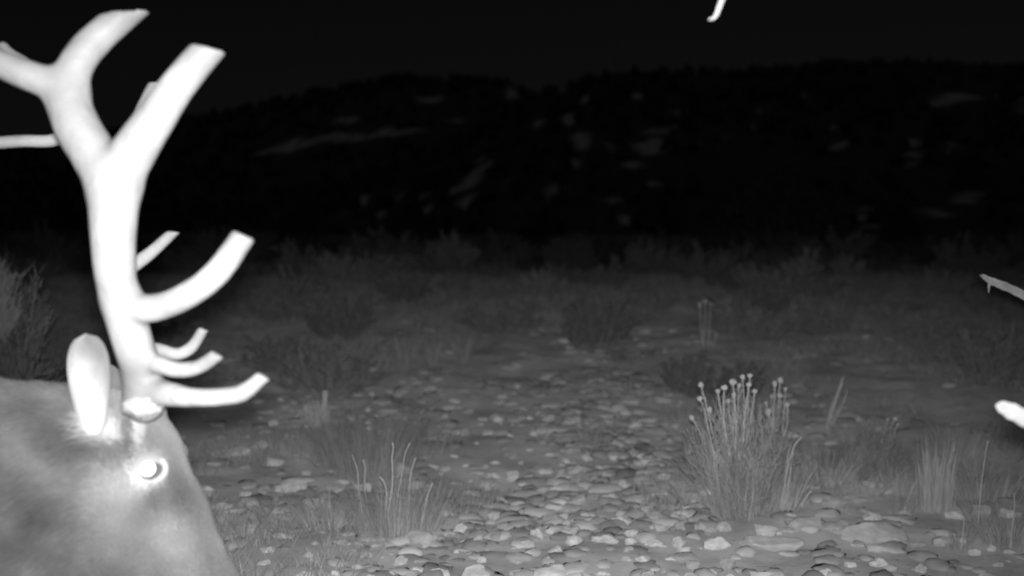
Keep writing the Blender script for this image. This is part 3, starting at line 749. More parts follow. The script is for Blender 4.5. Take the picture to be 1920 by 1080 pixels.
BIG = [
    (779, 1012, 84, 36, 'broad pale rock at bottom edge below the grass clump with bent seed heads'),
    (547, 915, 70, 26, 'wide wedge-shaped pale stone, farther of the pale ones right of the elk face'),
    (588, 945, 58, 22, 'pale bowl-shaped stone right of the elk face, rightmost in its row'),
    (530, 947, 31, 16, 'small pale triangular stone between larger flat stones right of the elk face'),
    (417, 950, 52, 15, 'long flat pale stone nearest the elk muzzle line'),
    (1650, 1003, 128, 48, 'largest grey slab at bottom right, in front of the stacked flat slabs'),
    (1516, 984, 78, 34, 'flat grey slab right of the flowering brush foot'),
    (1460, 1024, 132, 22, 'long low slab at the bottom edge under the flowering brush'),
    (1355, 1020, 68, 30, 'bright rounded rock at bottom edge in front of the flowering brush'),
    (1081, 941, 40, 31, 'rounded pale rock, tallest in the middle of the stony patch'),
    (1039, 920, 58, 16, 'long narrow pale stone lying crosswise in the stony patch'),
    (1012, 998, 33, 32, 'pale angular rock at the bottom of the stony patch'),
    (1170, 978, 48, 24, 'grey oblong rock right of the stony patch, left of flowering brush'),
    (1273, 1017, 30, 28, 'bright blocky rock at bottom edge left of flowering brush'),
    (1620, 938, 68, 22, 'flat slab at the back of the slabs beyond the bent dry stalks'),
    (1566, 946, 52, 32, 'leaning grey slab left end of the stacked slabs at right'),
    (1576, 992, 74, 26, 'flat grey slab between largest slab and bent dry stalks'),
]
for k_, (x_, y_, w_, h_, lab) in enumerate(BIG):
    tag(place_stone(x_, y_, w_, h_, 'rock', k_ % len(ROCKS), sink=.2), lab, 'rock', 'large pale rocks on the ground')
MID = [(958, 855, 33, 18), (1031, 852, 38, 11), (1037, 810, 50, 18), (976, 783, 25, 13), (1032, 783, 28, 15), (961, 894, 28, 25), (1009, 894, 25, 13), (1118, 920, 28, 18),
    (941, 941, 25, 23), (976, 950, 46, 20), (1046, 939, 18, 13), (1054, 953, 33, 15), (929, 969, 28, 25), (988, 978, 20, 25), (958, 986, 18, 25), (1063, 983, 18, 20),
    (1096, 969, 30, 15), (929, 1007, 25, 23), (986, 1022, 36, 20), (1277, 989, 28, 23), (1182, 999, 35, 15), (1200, 959, 23, 18), (1176, 869, 15, 18), (1185, 849, 23, 18),
    (1256, 826, 23, 13), (1205, 825, 20, 8), (1124, 877, 20, 10), (1101, 858, 23, 13), (1269, 845, 20, 10), (1266, 969, 20, 15), (861, 991, 31, 19), (894, 1016, 26, 26),
    (909, 874, 19, 14), (854, 909, 33, 12), (881, 903, 17, 12), (459, 947, 25, 13), (490, 923, 23, 10), (384, 920, 45, 25), (570, 887, 26, 11), (618, 888, 20, 7), (491, 834, 46, 20),
    (440, 848, 66, 18), (453, 820, 38, 10), (415, 821, 33, 13), (394, 872, 36, 13), (463, 878, 33, 13), (542, 818, 31, 10), (469, 992, 23, 23), (590, 1022, 20, 16), (532, 971, 51, 13),
    (1639, 969, 43, 20), (1803, 966, 53, 20), (1770, 1015, 60, 20), (1846, 960, 40, 28), (1434, 996, 53, 26), (1487, 970, 40, 20), (796, 726, 47, 13), (897, 742, 30, 12), (935, 755, 26, 11),
    (974, 785, 26, 12), (713, 744, 18, 11), (745, 740, 24, 12), (850, 752, 30, 10), (880, 770, 28, 12), (1010, 760, 20, 10), (1120, 780, 16, 11), (1160, 790, 22, 12), (1220, 800, 24, 9),
    (1290, 790, 22, 12), (1252, 770, 16, 10), (1000, 735, 30, 9), (1060, 730, 24, 9), (925, 720, 30, 8), (1110, 745, 22, 9), (1150, 930, 40, 18), (1215, 905, 30, 14), (1140, 1010, 60, 22),
    (1230, 1020, 40, 18), (1075, 1015, 40, 26), (690, 1010, 40, 14), (640, 1018, 26, 14), (640, 905, 30, 10), (1880, 1000, 40, 18), (1700, 960, 30, 14), (1720, 1020, 50, 20), (430, 1010, 40, 14)]
cnt = 0
occ = [(b[0], b[1], b[2] * .45) for b in BIG] + [(b[0], b[1], b[2] * .45) for b in MID]
for s_ in MID:
    place_stone(*s_, 'stone', parent=ground); cnt += 1
tries = 0
while cnt < 300 and tries < 9000:
    tries += 1
    t = random.random() ** 1.7
    y_ = 1085 - t * 370
    x_ = random.choice([random.gauss(1060, 150), random.uniform(300, 1920), random.gauss(1050, 240)]) + (1085 - y_) * -.15
    if not (310 < x_ < 1930) or (x_ > 1320 and y_ < 905): continue
    dsc = (y_ - 430) / 560.0
    w_ = random.lognormvariate(math.log(33), .40) * dsc; h_ = w_ * random.uniform(.36, .72)
    if any(abs(x_ - a) < (c + w_ * .42) and abs(y_ - b) < (c + w_ * .42) * .55 for a, b, c in occ): continue
    occ.append((x_, y_, w_ * .45)); place_stone(x_, y_, w_, h_, 'stone', parent=ground); cnt += 1
# gravel too small to pick apart
gr = MB(); NG = 7000
yy_ = 2.7 + 7.5 * rng.random(NG) ** 1.6
xx_ = np.where(rng.random(NG) < .6, rng.normal(0, 1, NG) * (.16 + .085 * yy_) + .045 * yy_, rng.normal(0, 1, NG) * (.5 + .28 * yy_))
dn = fbm2(xx_, yy_, 1.3, 3, 2.7)
for x_, y_, d_ in zip(xx_, yy_, dn):
    if d_ < .02 and random.random() < .8: continue
    if random.random() < (y_ - 4.6) / 6.5: continue
    r_ = min(random.lognormvariate(math.log(.023), .55), .048) * (.8 + .05 * y_)
    v = ICO1[0] * (1 + .16 * rng.normal(size=(42, 1)).clip(-1.5, 1.5)) * np.array([r_ * random.uniform(.9, 1.7), r_, r_ * random.uniform(.3, .55)])
    a_ = random.uniform(0, 3.14); v = np.stack([v[:, 0] * math.cos(a_) - v[:, 1] * math.sin(a_), v[:, 0] * math.sin(a_) + v[:, 1] * math.cos(a_), v[:, 2]], -1)
    gr.add(v + [x_, y_, float(gz(x_, y_)) + r_ * .12], ICO1[1], random.uniform(.6, 1.35))
o = gr.build('gravel', M_pebble, parent=ground, smooth=True, kind='stuff')

# ------------------------------------------------------------------ plants
def bend(p0, d, L, droop, n=5, wig=0.0, side=None):
    """a curved stem from p0 in direction d"""
    t = np.linspace(0, 1, n)[:, None]; d = np.asarray(d, float); d = d / np.linalg.norm(d)
    h = np.array([d[0], d[1], 0.0]); hn = np.linalg.norm(h); h = h / hn if hn > 1e-6 else np.array([1., 0, 0])
    p = np.asarray(p0) + d * L * t + (h * .5 - np.array([0, 0, .6])) * droop * L * t ** 2.2
    if wig: p = p + rng.normal(0, wig * L, (n, 3)) * t
    return p
def grass_tuft(mb, base, hgt, spread, n, lean=(0, 0), droop=.25, wid=.0028, tone_=1.0, rad=.03):
    n = int(n * 1.8); a = rng.uniform(0, 2 * np.pi, n); r = rad * np.sqrt(rng.random(n))
    p0 = np.asarray(base) + np.stack([np.cos(a) * r, np.sin(a) * r, np.full(n, -.01)], -1)
    d = np.stack([np.cos(a) * spread * rng.random(n) + rng.normal(0, .08, n) + lean[0], np.sin(a) * spread * rng.random(n) + lean[1], np.ones(n)], -1)
    blades(mb, p0, d, hgt * (.25 + .75 * rng.random(n) ** 1.4), droop * rng.uniform(.1, 1.5, n), wid * rng.uniform(.35, .8, n), tone_ * rng.uniform(.6, 1.2, n), 5, .014)
def stalk(root, path_px, depth, r_px, head=None, name='stalk', taper=.55):
    """a single dry stem through photo pixels, all at one distance; head = radius px of a seed head at its tip"""
    dd = depth if np.ndim(depth) else [depth] * len(path_px)
    pts = np.array([P(a, b_, d) for (a, b_), d in zip(path_px, dd)])
    t = np.linspace(0, 1, len(pts)); tt = np.linspace(0, 1, 3 * len(pts))
    if len(pts) > 2:
        pts = np.stack([np.interp(tt, t, pts[:, k]) for k in range(3)], -1)
        for _ in range(3): pts[1:-1] = .5 * pts[1:-1] + .25 * (pts[:-2] + pts[2:])
    r = r_px * np.mean(dd) / FPX
    mb = MB(); mb.tube(pts - np.array(root.location), r * np.linspace(1, taper, len(pts)), 6)
    o = mb.build(name, M_stalk, parent=root, smooth=True)
    if head: seed_head(o, pts[-1], head * np.mean(dd) / FPX, root)
    return o
def seed_head(parent, p, r, root, name='seed_head'):
    mb = MB(); p = np.asarray(p) - np.array(root.location)
    r = r * rng.uniform(.65, 1.1); v = ICO2[0] * (1 + .5 * fbm(ICO2[0] * 1.4 + rng.uniform(0, 50), 2)[:, None] + .16 * rng.normal(size=(len(ICO2[0]), 1)).clip(-1, 1.5)) * np.array([rng.uniform(.7, 1.1), 1, rng.uniform(.7, 1.3)]) * r
    mb.add(v + p, ICO2[1])
    for k in range(26):
        d = rng.normal(size=3); d[2] = abs(d[2]) * .8; d /= np.linalg.norm(d)
        mb.tube([p + d * r * .7, p + d * r * rng.uniform(1.15, 1.6)], [r * .10, r * .04], 3, False)
    return mb.build(name, M_head, parent=parent)

def tuft_thing(px, py, h, halfw, n, name, label, cat='grass', group=None, lean=(0, 0), droop=.25, wid=None, tone_=1.0, spread=None, rad=None):
    q, d = ground_hit(px, py); m = d / FPX
    root = empty(name, q, label, cat, group)
    mb = MB()
    grass_tuft(mb, (0, 0, 0), h * m, spread if spread is not None else halfw / h * .9, n, lean, droop, wid or max(.0022, .9 * m), tone_, rad or halfw * m * .22)
    mb.build('blades', M_grass, parent=root, kind='stuff')
    return root, q, d

def brush_thing(px, py, hgt, halfw, n, name, label, cat, tone_=1.0, heads=(), lean=0.0, group=None, leafy=1.0):
    """twiggy upright bush: many fine stems that fan out from the foot, with narrow leaves"""
    q, d = ground_hit(px, py); m = d / FPX
    root = empty(name, q, label, cat, group)
    st = MB(); lf = MB(); Hh = hgt * m; Wd = halfw * m
    tips = []; ph_ = rng.uniform(0, 6.28, 3)
    for k in range(n):
        a = rng.uniform(0, 2 * np.pi); s_ = math.sqrt(rng.random()) * (.8 + .22 * math.sin(3 * a + ph_[0]) + .16 * math.sin(7 * a + ph_[1])) * (1.35 if rng.random() < .08 else 1)
        top = np.array([math.cos(a) * Wd * s_ + lean * Hh, math.sin(a) * Wd * s_ * .8, Hh * (1 - .42 * s_ ** 2) * rng.uniform(.45, 1.0) ** .8])
        foot = np.array([math.cos(a), math.sin(a), 0]) * Wd * .42 * math.sqrt(rng.random())
        mid = .5 * (foot + top) + np.array([math.cos(a), math.sin(a), 0]) * Wd * .10 * s_ + rng.normal(0, .045 * Hh, 3)
        t = np.linspace(0, 1, 6)[:, None]
        pts = foot * (1 - t) ** 2 + 2 * mid * t * (1 - t) + top * t ** 2 + np.cumsum(rng.normal(0, .022 * Hh, (6, 3)), 0) * t
        st.tube(pts, np.linspace(.0026, .0009, 6), 4, False, c=tone_ * rng.uniform(.6, 1.2)); tips.append(pts)
        for b_ in range(3):                                    # side twigs
            tt = rng.uniform(.35, .85); p = foot * (1 - tt) ** 2 + 2 * mid * tt * (1 - tt) + top * tt ** 2
            dv = (top - foot) / np.linalg.norm(top - foot) + rng.normal(0, .33, 3); L = Hh * rng.uniform(.08, .22)
            pp = bend(p, dv, L, .02, 4); st.tube(pp, np.linspace(.0017, .0008, 4), 3, False, c=tone_ * rng.uniform(.7, 1.3)); tips.append(pp)
    nl = int(len(tips) * 6 * leafy)
    if nl:
        p, dv = along(tips, nl, .2)
        blades(lf, p, dv + rng.normal(0, .34, (nl, 3)), rng.uniform(.014, .036, nl), .05, rng.uniform(.0006, .0013, nl), tone_ * rng.uniform(.6, 1.3, nl), 3)
    st.build('stems', M_brush, parent=root, kind='stuff')
    if lf.n: lf.build('leaves', M_brush, parent=root, kind='stuff')
    for hx, hy, hr in heads:
        z_ = d + rng.uniform(-.10, .10)
        foot_px = (px + (hx - px) * .28, py - hgt * .25)
        foot_px = (px + (hx - px) * rng.uniform(.45, .7), py - hgt * rng.uniform(.45, .6))
        o = stalk(root, [foot_px, (foot_px[0] * .6 + hx * .4 + rng.uniform(-7, 7), foot_px[1] * .6 + hy * .4), (foot_px[0] * .2 + hx * .8 + rng.uniform(-5, 5), foot_px[1] * .25 + hy * .75), (hx, hy)], z_, rng.uniform(.7, 1.2), None, 'flower_stem', .8)
        seed_head(o, P(hx, hy, z_), .82 * hr * z_ / FPX, root)
        a_ = np.array(P(foot_px[0], foot_px[1], z_)) - q; b_ = P(hx, hy, z_) - q; nl = 50; tt = rng.uniform(.35, .97, (nl, 1))
        lf2 = MB(); blades(lf2, a_ + (b_ - a_) * tt + rng.normal(0, .004, (nl, 3)), (b_ - a_) / np.linalg.norm(b_ - a_) + rng.normal(0, .28, (nl, 3)), rng.uniform(.012, .03, nl), .05, .0012, tone_ * rng.uniform(.8, 1.4, nl), 3)
        lf2.build('leaves', M_brush, parent=o, kind='stuff')
    return root, q, d

# flowering rabbitbrush in the right foreground
HEADS_A = [(1314, 722, 6), (1313, 748, 6), (1297, 783, 5), (1346, 734, 7), (1358, 727, 8), (1374, 717, 7), (1376, 741, 5), (1386, 723, 5), (1392, 707, 6), (1406, 705, 7), (1404, 722, 5), (1415, 734, 6), (1331, 768, 5), (1366, 752, 5)]
brush_thing(1385, 968, 236, 108, 125, 'rabbitbrush', 'pale bushy plant with round seed heads on stems in right foreground', 'bush', 1.05, HEADS_A, -.02, leafy=1.5)
HEADS_B = [(1453, 720, 6), (1463, 713, 5), (1473, 729, 4), (1447, 743, 4), (1436, 756, 4), (1476, 759, 7), (1462, 742, 5), (1440, 772, 6)]
brush_thing(1455, 905, 150, 36, 60, 'rabbitbrush', 'narrow seed-head plant close behind right side of the big flowering bush', 'bush', .95, HEADS_B, leafy=1.5)
# bent dry stalks
q, d = ground_hit(1470, 955)
r_ = empty('dry_stalk_plant', q, 'bent pale dry stalks standing right of the flowering bush', 'plant')
stalk(r_, [(1463, 960), (1472, 900), (1480, 862), (1490, 832), (1503, 820)], d, 1.9)
stalk(r_, [(1475, 958), (1477, 915), (1484, 870), (1487, 846)], d + .05, 1.7)
stalk(r_, [(1468, 958), (1475, 880), (1478, 845), (1484, 830)], d + .1, 1.4)
q, d = ground_hit(1500, 948)
r_ = empty('dry_stalk_plant', q, 'short leaning pale stalk beside the flat slabs', 'plant')
stalk(r_, [(1500, 950), (1510, 935), (1521, 920)], d, 2.4)
mbp = MB(); grass_tuft(mbp, (0, 0, 0), .07, .5, 24, rad=.03); mbp.build('blades', M_grass, parent=r_, kind='stuff')
# leaning sheaf farther back
r_, q, d = tuft_thing(1552, 812, 80, 14, 40, 'leaning_grass', 'leaning sheaf of dry stems behind and right of the flowering bush', lean=(.28, 0), droop=.1, tone_=1.2, spread=.25)
stalk(r_, [(1549, 806), (1556, 775), (1568, 742), (1582, 706)], d, 2.2)
stalk(r_, [(1552, 806), (1562, 770), (1574, 735), (1580, 718)], d + .03, 1.8)
stalk(r_, [(1556, 806), (1576, 770), (1586, 745), (1588, 730)], d + .05, 1.6)
# small twiggy bush with three heads
brush_thing(1640, 905, 112, 70, 110, 'twiggy_bush', 'low dim twiggy bush with three tiny heads left of tall bunchgrass', 'bush', .8, [(1664, 787, 4), (1678, 786, 4), (1683, 796, 3)])
brush_thing(1570, 900, 80, 40, 40, 'twiggy_bush', 'small dim twiggy bush behind the leaning short stalk and slabs', 'bush', .7)
# tall pale bunchgrass
r_, q, d = tuft_thing(1748, 958, 130, 44, 130, 'bunchgrass', 'tall pale upright bunchgrass in two sheaves at lower right', droop=.06, tone_=1.0, spread=.16)
mbp = MB()
for cx, top, n_ in ((1737, 785, 70), (1776, 800, 64), (1764, 822, 26)):
    m = d / FPX; ox = (cx - 1748) * m * .55
    for k in range(n_):
        x_ = ox + rng.normal(0, 8 * m); L = (958 - top) * m * rng.uniform(.45, 1.0)
        pts = bend((x_, rng.normal(0, .02), -.01), ((cx - 1748) * .0022 + rng.normal(0, .05), rng.normal(0, .05), 1), L, .05, 6, .008)
        mbp.ribbon(pts, .0019 * np.array([1, 1, .95, .8, .6, .1]), [1, rng.normal(0, .4), 0], c=rng.uniform(.7, 1.15))
mbp.build('tall_blades', M_grass, parent=r_, kind='stuff')
# thin stems at the lower right
for x0, y0, pth, lab in ((1833, 1000, [(1833, 1002), (1838, 930), (1843, 880), (1852, 826)], 'thin upright dry stem right of the tall bunchgrass'),
                         (1692, 965, [(1690, 968), (1700, 945), (1712, 912)], 'thin leaning dry stem at left foot of the tall bunchgrass'),
                         (1802, 1030, [(1802, 1032), (1806, 1000), (1808, 968)], 'short thin stem at bottom right below the tall bunchgrass'),
                         (1895, 1030, [(1893, 1034), (1898, 990), (1903, 950), (1901, 925)], 'thin dry stem at the bottom right corner')):
    q, d = ground_hit(x0, y0)
    r_ = empty('dry_stem_plant', q, lab, 'plant'); stalk(r_, pth, d, 1.3)
    mbp = MB(); grass_tuft(mbp, (0, 0, 0), .16, .35, 34, rad=.05, tone_=.8); mbp.build('blades', M_grass, parent=r_, kind='stuff')
# grass clump with bent seed heads, lower left of centre
r_, q, d = tuft_thing(745, 1000, 150, 100, 420, 'grass_clump', 'dry grass clump with a few tall pale bent tips in lower centre left', droop=.22, tone_=.85, rad=.17, spread=.42)
for pth in ([(738, 985), (745, 930), (754, 890), (757, 862), (760, 848), (769, 830)], [(765, 980), (768, 900), (772, 880), (779, 858)], [(728, 960), (738, 900), (734, 860), (738, 842), (736, 830)],
            [(680, 965), (671, 920), (672, 885), (666, 868), (660, 853)], [(690, 965), (682, 905), (686, 880), (681, 862)], [(720, 985), (726, 930), (722, 905), (712, 894)], [(790, 985), (800, 930), (812, 905)]):
    stalk(r_, pth, d + rng.uniform(-.08, .08), rng.uniform(.8, 1.5), None, 'stalk', .9)
# grass behind it
tuft_thing(690, 885, 150, 110, 420, 'grass_clump', 'wide soft grass clump behind the one with tall bent tips', droop=.25, tone_=.75, rad=.22, spread=.5)
tuft_thing(860, 960, 90, 60, 170, 'grass_clump', 'short grass clump at left border of the stony patch', droop=.3, tone_=.8, rad=.16, spread=.5)
tuft_thing(790, 850, 80, 60, 160, 'grass_clump', 'faint grass clump behind stones left of the stony patch', droop=.3, tone_=.7, rad=.16, spread=.5)
tuft_thing(1102, 842, 74, 26, 60, 'grass_clump', 'faint thin grass tuft in the middle of the stony patch', droop=.15, tone_=.8, rad=.06, spread=.25)
tuft_thing(1318, 900, 120, 60, 190, 'grass_clump', 'grass tuft at the left foot of the flowering bush', droop=.3, tone_=.8, rad=.1)
tuft_thing(1240, 905, 36, 34, 70, 'grass_clump', 'short curled grass tuft left of the flowering bush', droop=.5, tone_=.9, rad=.06)
for a in ((1545, 905, 110, 60, 'hazy dry grass clump behind the bent dry stalks'), (1690, 915, 90, 46, 'hazy dry grass clump at left side of the tall bunchgrass'),
          (1840, 930, 120, 64, 'hazy dry grass clump right of the tall bunchgrass'), (1440, 950, 130, 60, 'grass clump at the right foot of the flowering bush'),
          (1800, 850, 90, 60, 'dim grass clump behind the tall bunchgrass to its right'), (1610, 830, 70, 60, 'dim grass clump behind the low twiggy bush with tiny heads'),
          (1890, 1010, 110, 50, 'grass clump at the lower right corner'), (620, 985, 90, 60, 'grass clump left of the one with tall bent tips'),
          (560, 850, 60, 50, 'low grass clump below the pale stubby bush'), (1295, 800, 70, 50, 'dim grass clump left behind the flowering bush')):
    tuft_thing(a[0], a[1], a[2], a[3], 190, 'grass_clump', a[4], droop=.3, tone_=.95, rad=.13, spread=.5, wid=.0022)
# pale stubby bush right of the antlers
brush_thing(592, 800, 52, 34, 60, 'stubby_bush', 'pale stubby bush with one upright stub right of brow tine', 'bush', 1.7, leafy=1.2)
q, d = ground_hit(606, 800); r_ = empty('broken_stem', q, 'short broken upright stem on the pale stubby bush', 'stem'); stalk(r_, [(606, 802), (608, 760), (610, 732)], d, 5.0, None, 'stalk', .9)

# sagebrush: prototypes at unit size, copied as individuals
def sage_proto(seedv, n=26, leaves=2600, ragged=.2):
    r = np.random.default_rng(seedv); st = MB(); lf = MB(); chains = []
    for k in range(n):
        a = r.uniform(0, 2 * np.pi); s_ = math.sqrt(r.random())
        top = np.array([math.cos(a) * .62 * s_, math.sin(a) * .62 * s_, (1 - .45 * s_ ** 2) * r.uniform(1 - ragged * 2, 1)])
        foot = np.array([math.cos(a), math.sin(a), 0]) * .07; foot[2] = -.04
        mid = .5 * (foot + top) + np.array([math.cos(a), math.sin(a), -.3]) * .13 * s_ + r.normal(0, .03, 3)
        t = np.linspace(0, 1, 6)[:, None]; pts = foot * (1 - t) ** 2 + 2 * mid * t * (1 - t) + top * t ** 2
        st.tube(pts, np.linspace(.016, .004, 6), 4, False); chains.append(pts)
        for b_ in range(6):
            i_ = r.uniform(1.6, 4.8); a_ = int(i_); p = pts[a_] + (pts[a_ + 1] - pts[a_]) * (i_ - a_)
            d = np.array([p[0], p[1], .75]) + r.normal(0, .4, 3); d /= np.linalg.norm(d); L = r.uniform(.10, .26)
            q = np.array([p, p + d * L * .5 + r.normal(0, .01, 3), p + d * L + np.array([0, 0, .03])])
            st.tube(q, [.005, .004, .002], 3, False); chains.append(q)
    p, dv = along(chains, leaves, .3, r)
    p = p + r.normal(0, .016, p.shape); dv = dv * .6 + p * np.array([.5, .5, 0]) + np.array([0, 0, .45]) + r.normal(0, .42, p.shape)
    blades(lf, p, dv, r.uniform(.03, .075, leaves), .0, r.uniform(.0035, .0075, leaves), r.uniform(.55, 1.4, leaves), 3)
    return st.mesh('stems', M_wood), lf.mesh('foliage', M_sage)
SAGE = [sage_proto(k + 11, n=20 + 3 * k, leaves=7500 + 500 * k, ragged=.24 + .05 * k) for k in range(5)]
def sage(q, h, w, label, group=None, k=None, name='sagebrush'):
    k = random.randrange(len(SAGE)) if k is None else k
    root = empty(name, q, label, 'shrub', group, rz=random.uniform(0, 6.28), sc=(w / 1.24, w / 1.24, h))
    a = bpy.data.objects.new('stems', SAGE[k][0]); b_ = bpy.data.objects.new('foliage', SAGE[k][1])
    for o_ in (a, b_): col.objects.link(o_); o_.parent = root; o_['kind'] = 'stuff'
    return root
def sage_px(px, py, w, h, label, group=None, k=None):
    q, d = ground_hit(px, py); return sage(q, h * d / FPX, w * d / FPX, label, group, k)
NAMED = [
    (1120, 660, 135, 122, 'rounded grey sagebrush alone in the middle of the clearing'),
    (605, 745, 190, 115, 'feathery low bush beyond the pale stubby bush'),
    (520, 700, 130, 90, 'dim bush just right of the antler lower tines'),
    (1345, 752, 170, 88, 'dim bush directly behind the flowering bush'),
    (1285, 720, 90, 70, 'small dim bush left behind the flowering bush'),
    (1738, 656, 118, 66, 'dark rounded shrub at right middle distance'),
    (1470, 560, 190, 90, 'dark broad shrub under the faint wide juniper'),
    (1230, 585, 100, 48, 'dark low shrub right of the rounded middle sagebrush'),
    (1550, 630, 100, 48, 'small dark shrub left of the dark rounded right shrub'),
    (940, 625, 160, 70, 'low spreading shrub left of the rounded middle sagebrush'),
    (855, 552, 60, 52, 'pale upright shrub in the far middle'),
    (640, 600, 220, 66, 'wide low shrub hump left of centre'),
    (480, 600, 150, 62, 'low dim shrub right of the third tine'),
    (1850, 720, 160, 130, 'dark dim shrub below the grey dead branch at right edge'),
    (1010, 560, 100, 60, 'dim shrub behind the rounded middle sagebrush, to its left'),
    (90, 690, 120, 110, 'pyramid-shaped dim shrub between the elk ear and left edge'),
]
for a in NAMED: sage_px(*a)
# tall grass stand left of centre
tuft_thing(760, 690, 95, 46, 130, 'tall_grass', 'tall dim grass stand left of centre, leftmost of the row', droop=.2, tone_=.8, spread=.5, wid=.006)
tuft_thing(812, 684, 84, 26, 80, 'tall_grass', 'tall dim grass stand left of centre, middle of the row', droop=.2, tone_=.8, spread=.4, wid=.006)
tuft_thing(868, 680, 92, 34, 100, 'tall_grass', 'tall dim grass stand left of centre, rightmost of the row', droop=.2, tone_=.8, spread=.45, wid=.006)
for (x0, y0, x1, y1) in ((585, 680, 592, 628), (622, 675, 642, 630)):
    pass
# stalk plant with three heads, mid distance
q, d = ground_hit(1320, 650)
r_ = empty('flower_stalk_plant', q, 'three thin stalks with round heads above the dim bush, mid distance', 'plant')
for pth in ([(1318, 650), (1314, 610), (1312, 572)], [(1319, 650), (1322, 600), (1322, 566)], [(1328, 650), (1330, 610), (1332, 571)], [(1335, 650), (1340, 640), (1343, 628)]):
    stalk(r_, pth, d, 1.6, 4.0)
# tall sagebrush at the left edge, behind the elk
q, d = ground_hit(-70, 830); sage(q, 1.12, 1.0, 'tall feathery sagebrush cut by left edge behind the elk', k=3)
q, d = ground_hit(-20, 800)
r_ = empty('feathery_bush', q, 'feathery grey bush with upswept twigs at left edge above the elk neck', 'bush')
mbs = MB(); mbl = MB(); m = d / FPX
for k in range(70):
    x1 = rng.uniform(-70, 40) if k > 6 else rng.uniform(10, 48); y1 = 640 - (640 - 470) * rng.random() ** .7 * (1 - max(0, x1) / 60)
    z_ = rng.normal(0, .12); p1 = P(x1, y1, d) - q + np.array([0, z_, 0]); p0_ = np.array([rng.normal(0, .04), rng.normal(0, .04), 0])
    mid = .55 * p1 + np.array([-.05, 0, .02]); t = np.linspace(0, 1, 7)[:, None]
    pts = p0_ * (1 - t) ** 2 + 2 * mid * t * (1 - t) + p1 * t ** 2
    mbs.tube(pts, np.linspace(.006, .0015, 7), 4, False, c=1.0)
    for j_ in range(60):
        t_ = rng.uniform(.35, 1); i_ = t_ * 6; a_ = min(int(i_), 5); p = pts[a_] + (pts[a_ + 1] - pts[a_]) * (i_ - a_)
        dv = (pts[-1] - pts[-3]); dv = dv / np.linalg.norm(dv) + rng.normal(0, .45, 3); L = rng.uniform(.03, .07)
        mbl.ribbon([p, p + dv * L * .5, p + dv * L], [.0018, .003, .0005], rng.normal(size=3), c=rng.uniform(.9, 1.6))
mbs.build('stems', M_brush, parent=r_, kind='stuff'); mbl.build('leaves', M_brush, parent=r_, kind='stuff')

# scattered scrub of the middle and far distance
random.seed(21)
placed = []; scrub = []
ORD = 'first second third fourth fifth sixth seventh eighth ninth tenth eleventh twelfth thirteenth fourteenth fifteenth sixteenth seventeenth eighteenth nineteenth twentieth'.split()
ORD += ['twenty-' + o_ for o_ in ORD[:9]] + ['thirtieth'] + ['thirty-' + o_ for o_ in ORD[:9]]
def free(x, y, r):
    return all((x - a) ** 2 + (y - b) ** 2 > (r + c) ** 2 * .6 for a, b, c in placed)
n = 0; tr = 0
while n < 210 and tr < 6000:
    tr += 1
    y = 8.5 + 48 * random.random() ** 1.35; x = random.uniform(-.52, .52) * y
    h = random.uniform(.22, .50) * (1 if y < 17 else (1.6 if y < 24 else 2.5)); w = h * random.uniform(1.1, 1.9)
    u, v, dd = project(np.array([x, y, float(gz(x, y))]))
    if 820 < u < 1300 and v > 548: continue
    if 480 < u < 1250 and v > 640: continue
    if 1255 < u < 1395 and v > 556: continue
    if v > 640 and random.random() < .5: continue
    if not free(x, y, w * .5): continue
    placed.append((x, y, w * .5)); n += 1
    side = 'left behind the elk' if u < 480 else ('middle' if u < 1300 else 'right')
    far = y > 24
    lab = {'left behind the elk': 'dim sagebrush among scrub at left behind the elk', 'middle': 'dim low sagebrush in the scrub band across the middle', 'right': 'dark low sagebrush in the scrub at right'}[side]
    if far: lab = 'faint far sagebrush in the dark scrub belt below the hillside'
    scrub.append((float(u), lab, (x, y, float(gz(x, y)) - .02), h, w))
seen_n = {}
for u, lab, q, h, w in sorted(scrub, key=lambda a: a[0]):
    k = seen_n[lab] = seen_n.get(lab, 0) + 1
    full = lab if 'far' in lab else lab + ', ' + ORD[k - 1] + ' from the left there'
    sage(q, h, w, full, lab.replace('sagebrush', 'sagebrushes'))
# short dead grass between the stones
gg = MB(); NT = 19000
y = 2.9 + 24 * rng.random(NT) ** 1.15; x = rng.uniform(-.52, .52, NT) * (y + .5)
keep = fbm2(x, y, .9, 2, 4.9) > .02 + .5 * np.exp(-((x - .05 * y) / (.12 * y + .1)) ** 2) * (y < 9) - .35 * sstep(7, 14, y)
x, y = np.repeat(x[keep], 7), np.repeat(y[keep], 7); n = len(x)
veil = sstep(-.1, .35, fbm2(x, y, .55, 3, 7.7)) * sstep(.14, .24, np.abs(x / y - .03)) * sstep(11, 7, y)
x = x + rng.normal(0, .035, n) * (1 + .1 * y); y = y + rng.normal(0, .035, n) * (1 + .1 * y)
blades(gg, np.stack([x, y, gz(x, y) - .004], -1), np.stack([rng.normal(0, .45, n), rng.normal(0, .45, n), np.ones(n)], -1), rng.uniform(.025, .10, n) * (1 + .05 * y) * (1 + 1.6 * veil * rng.random(n)), .3 * rng.random(n), (.0013 + .00022 * y) * rng.uniform(.6, 1.2, n), rng.uniform(.45, 1.05, n), 3)
tag(gg.build('grass', M_grass, kind='stuff'), 'short dry grass scattered over the stony ground', 'grass')

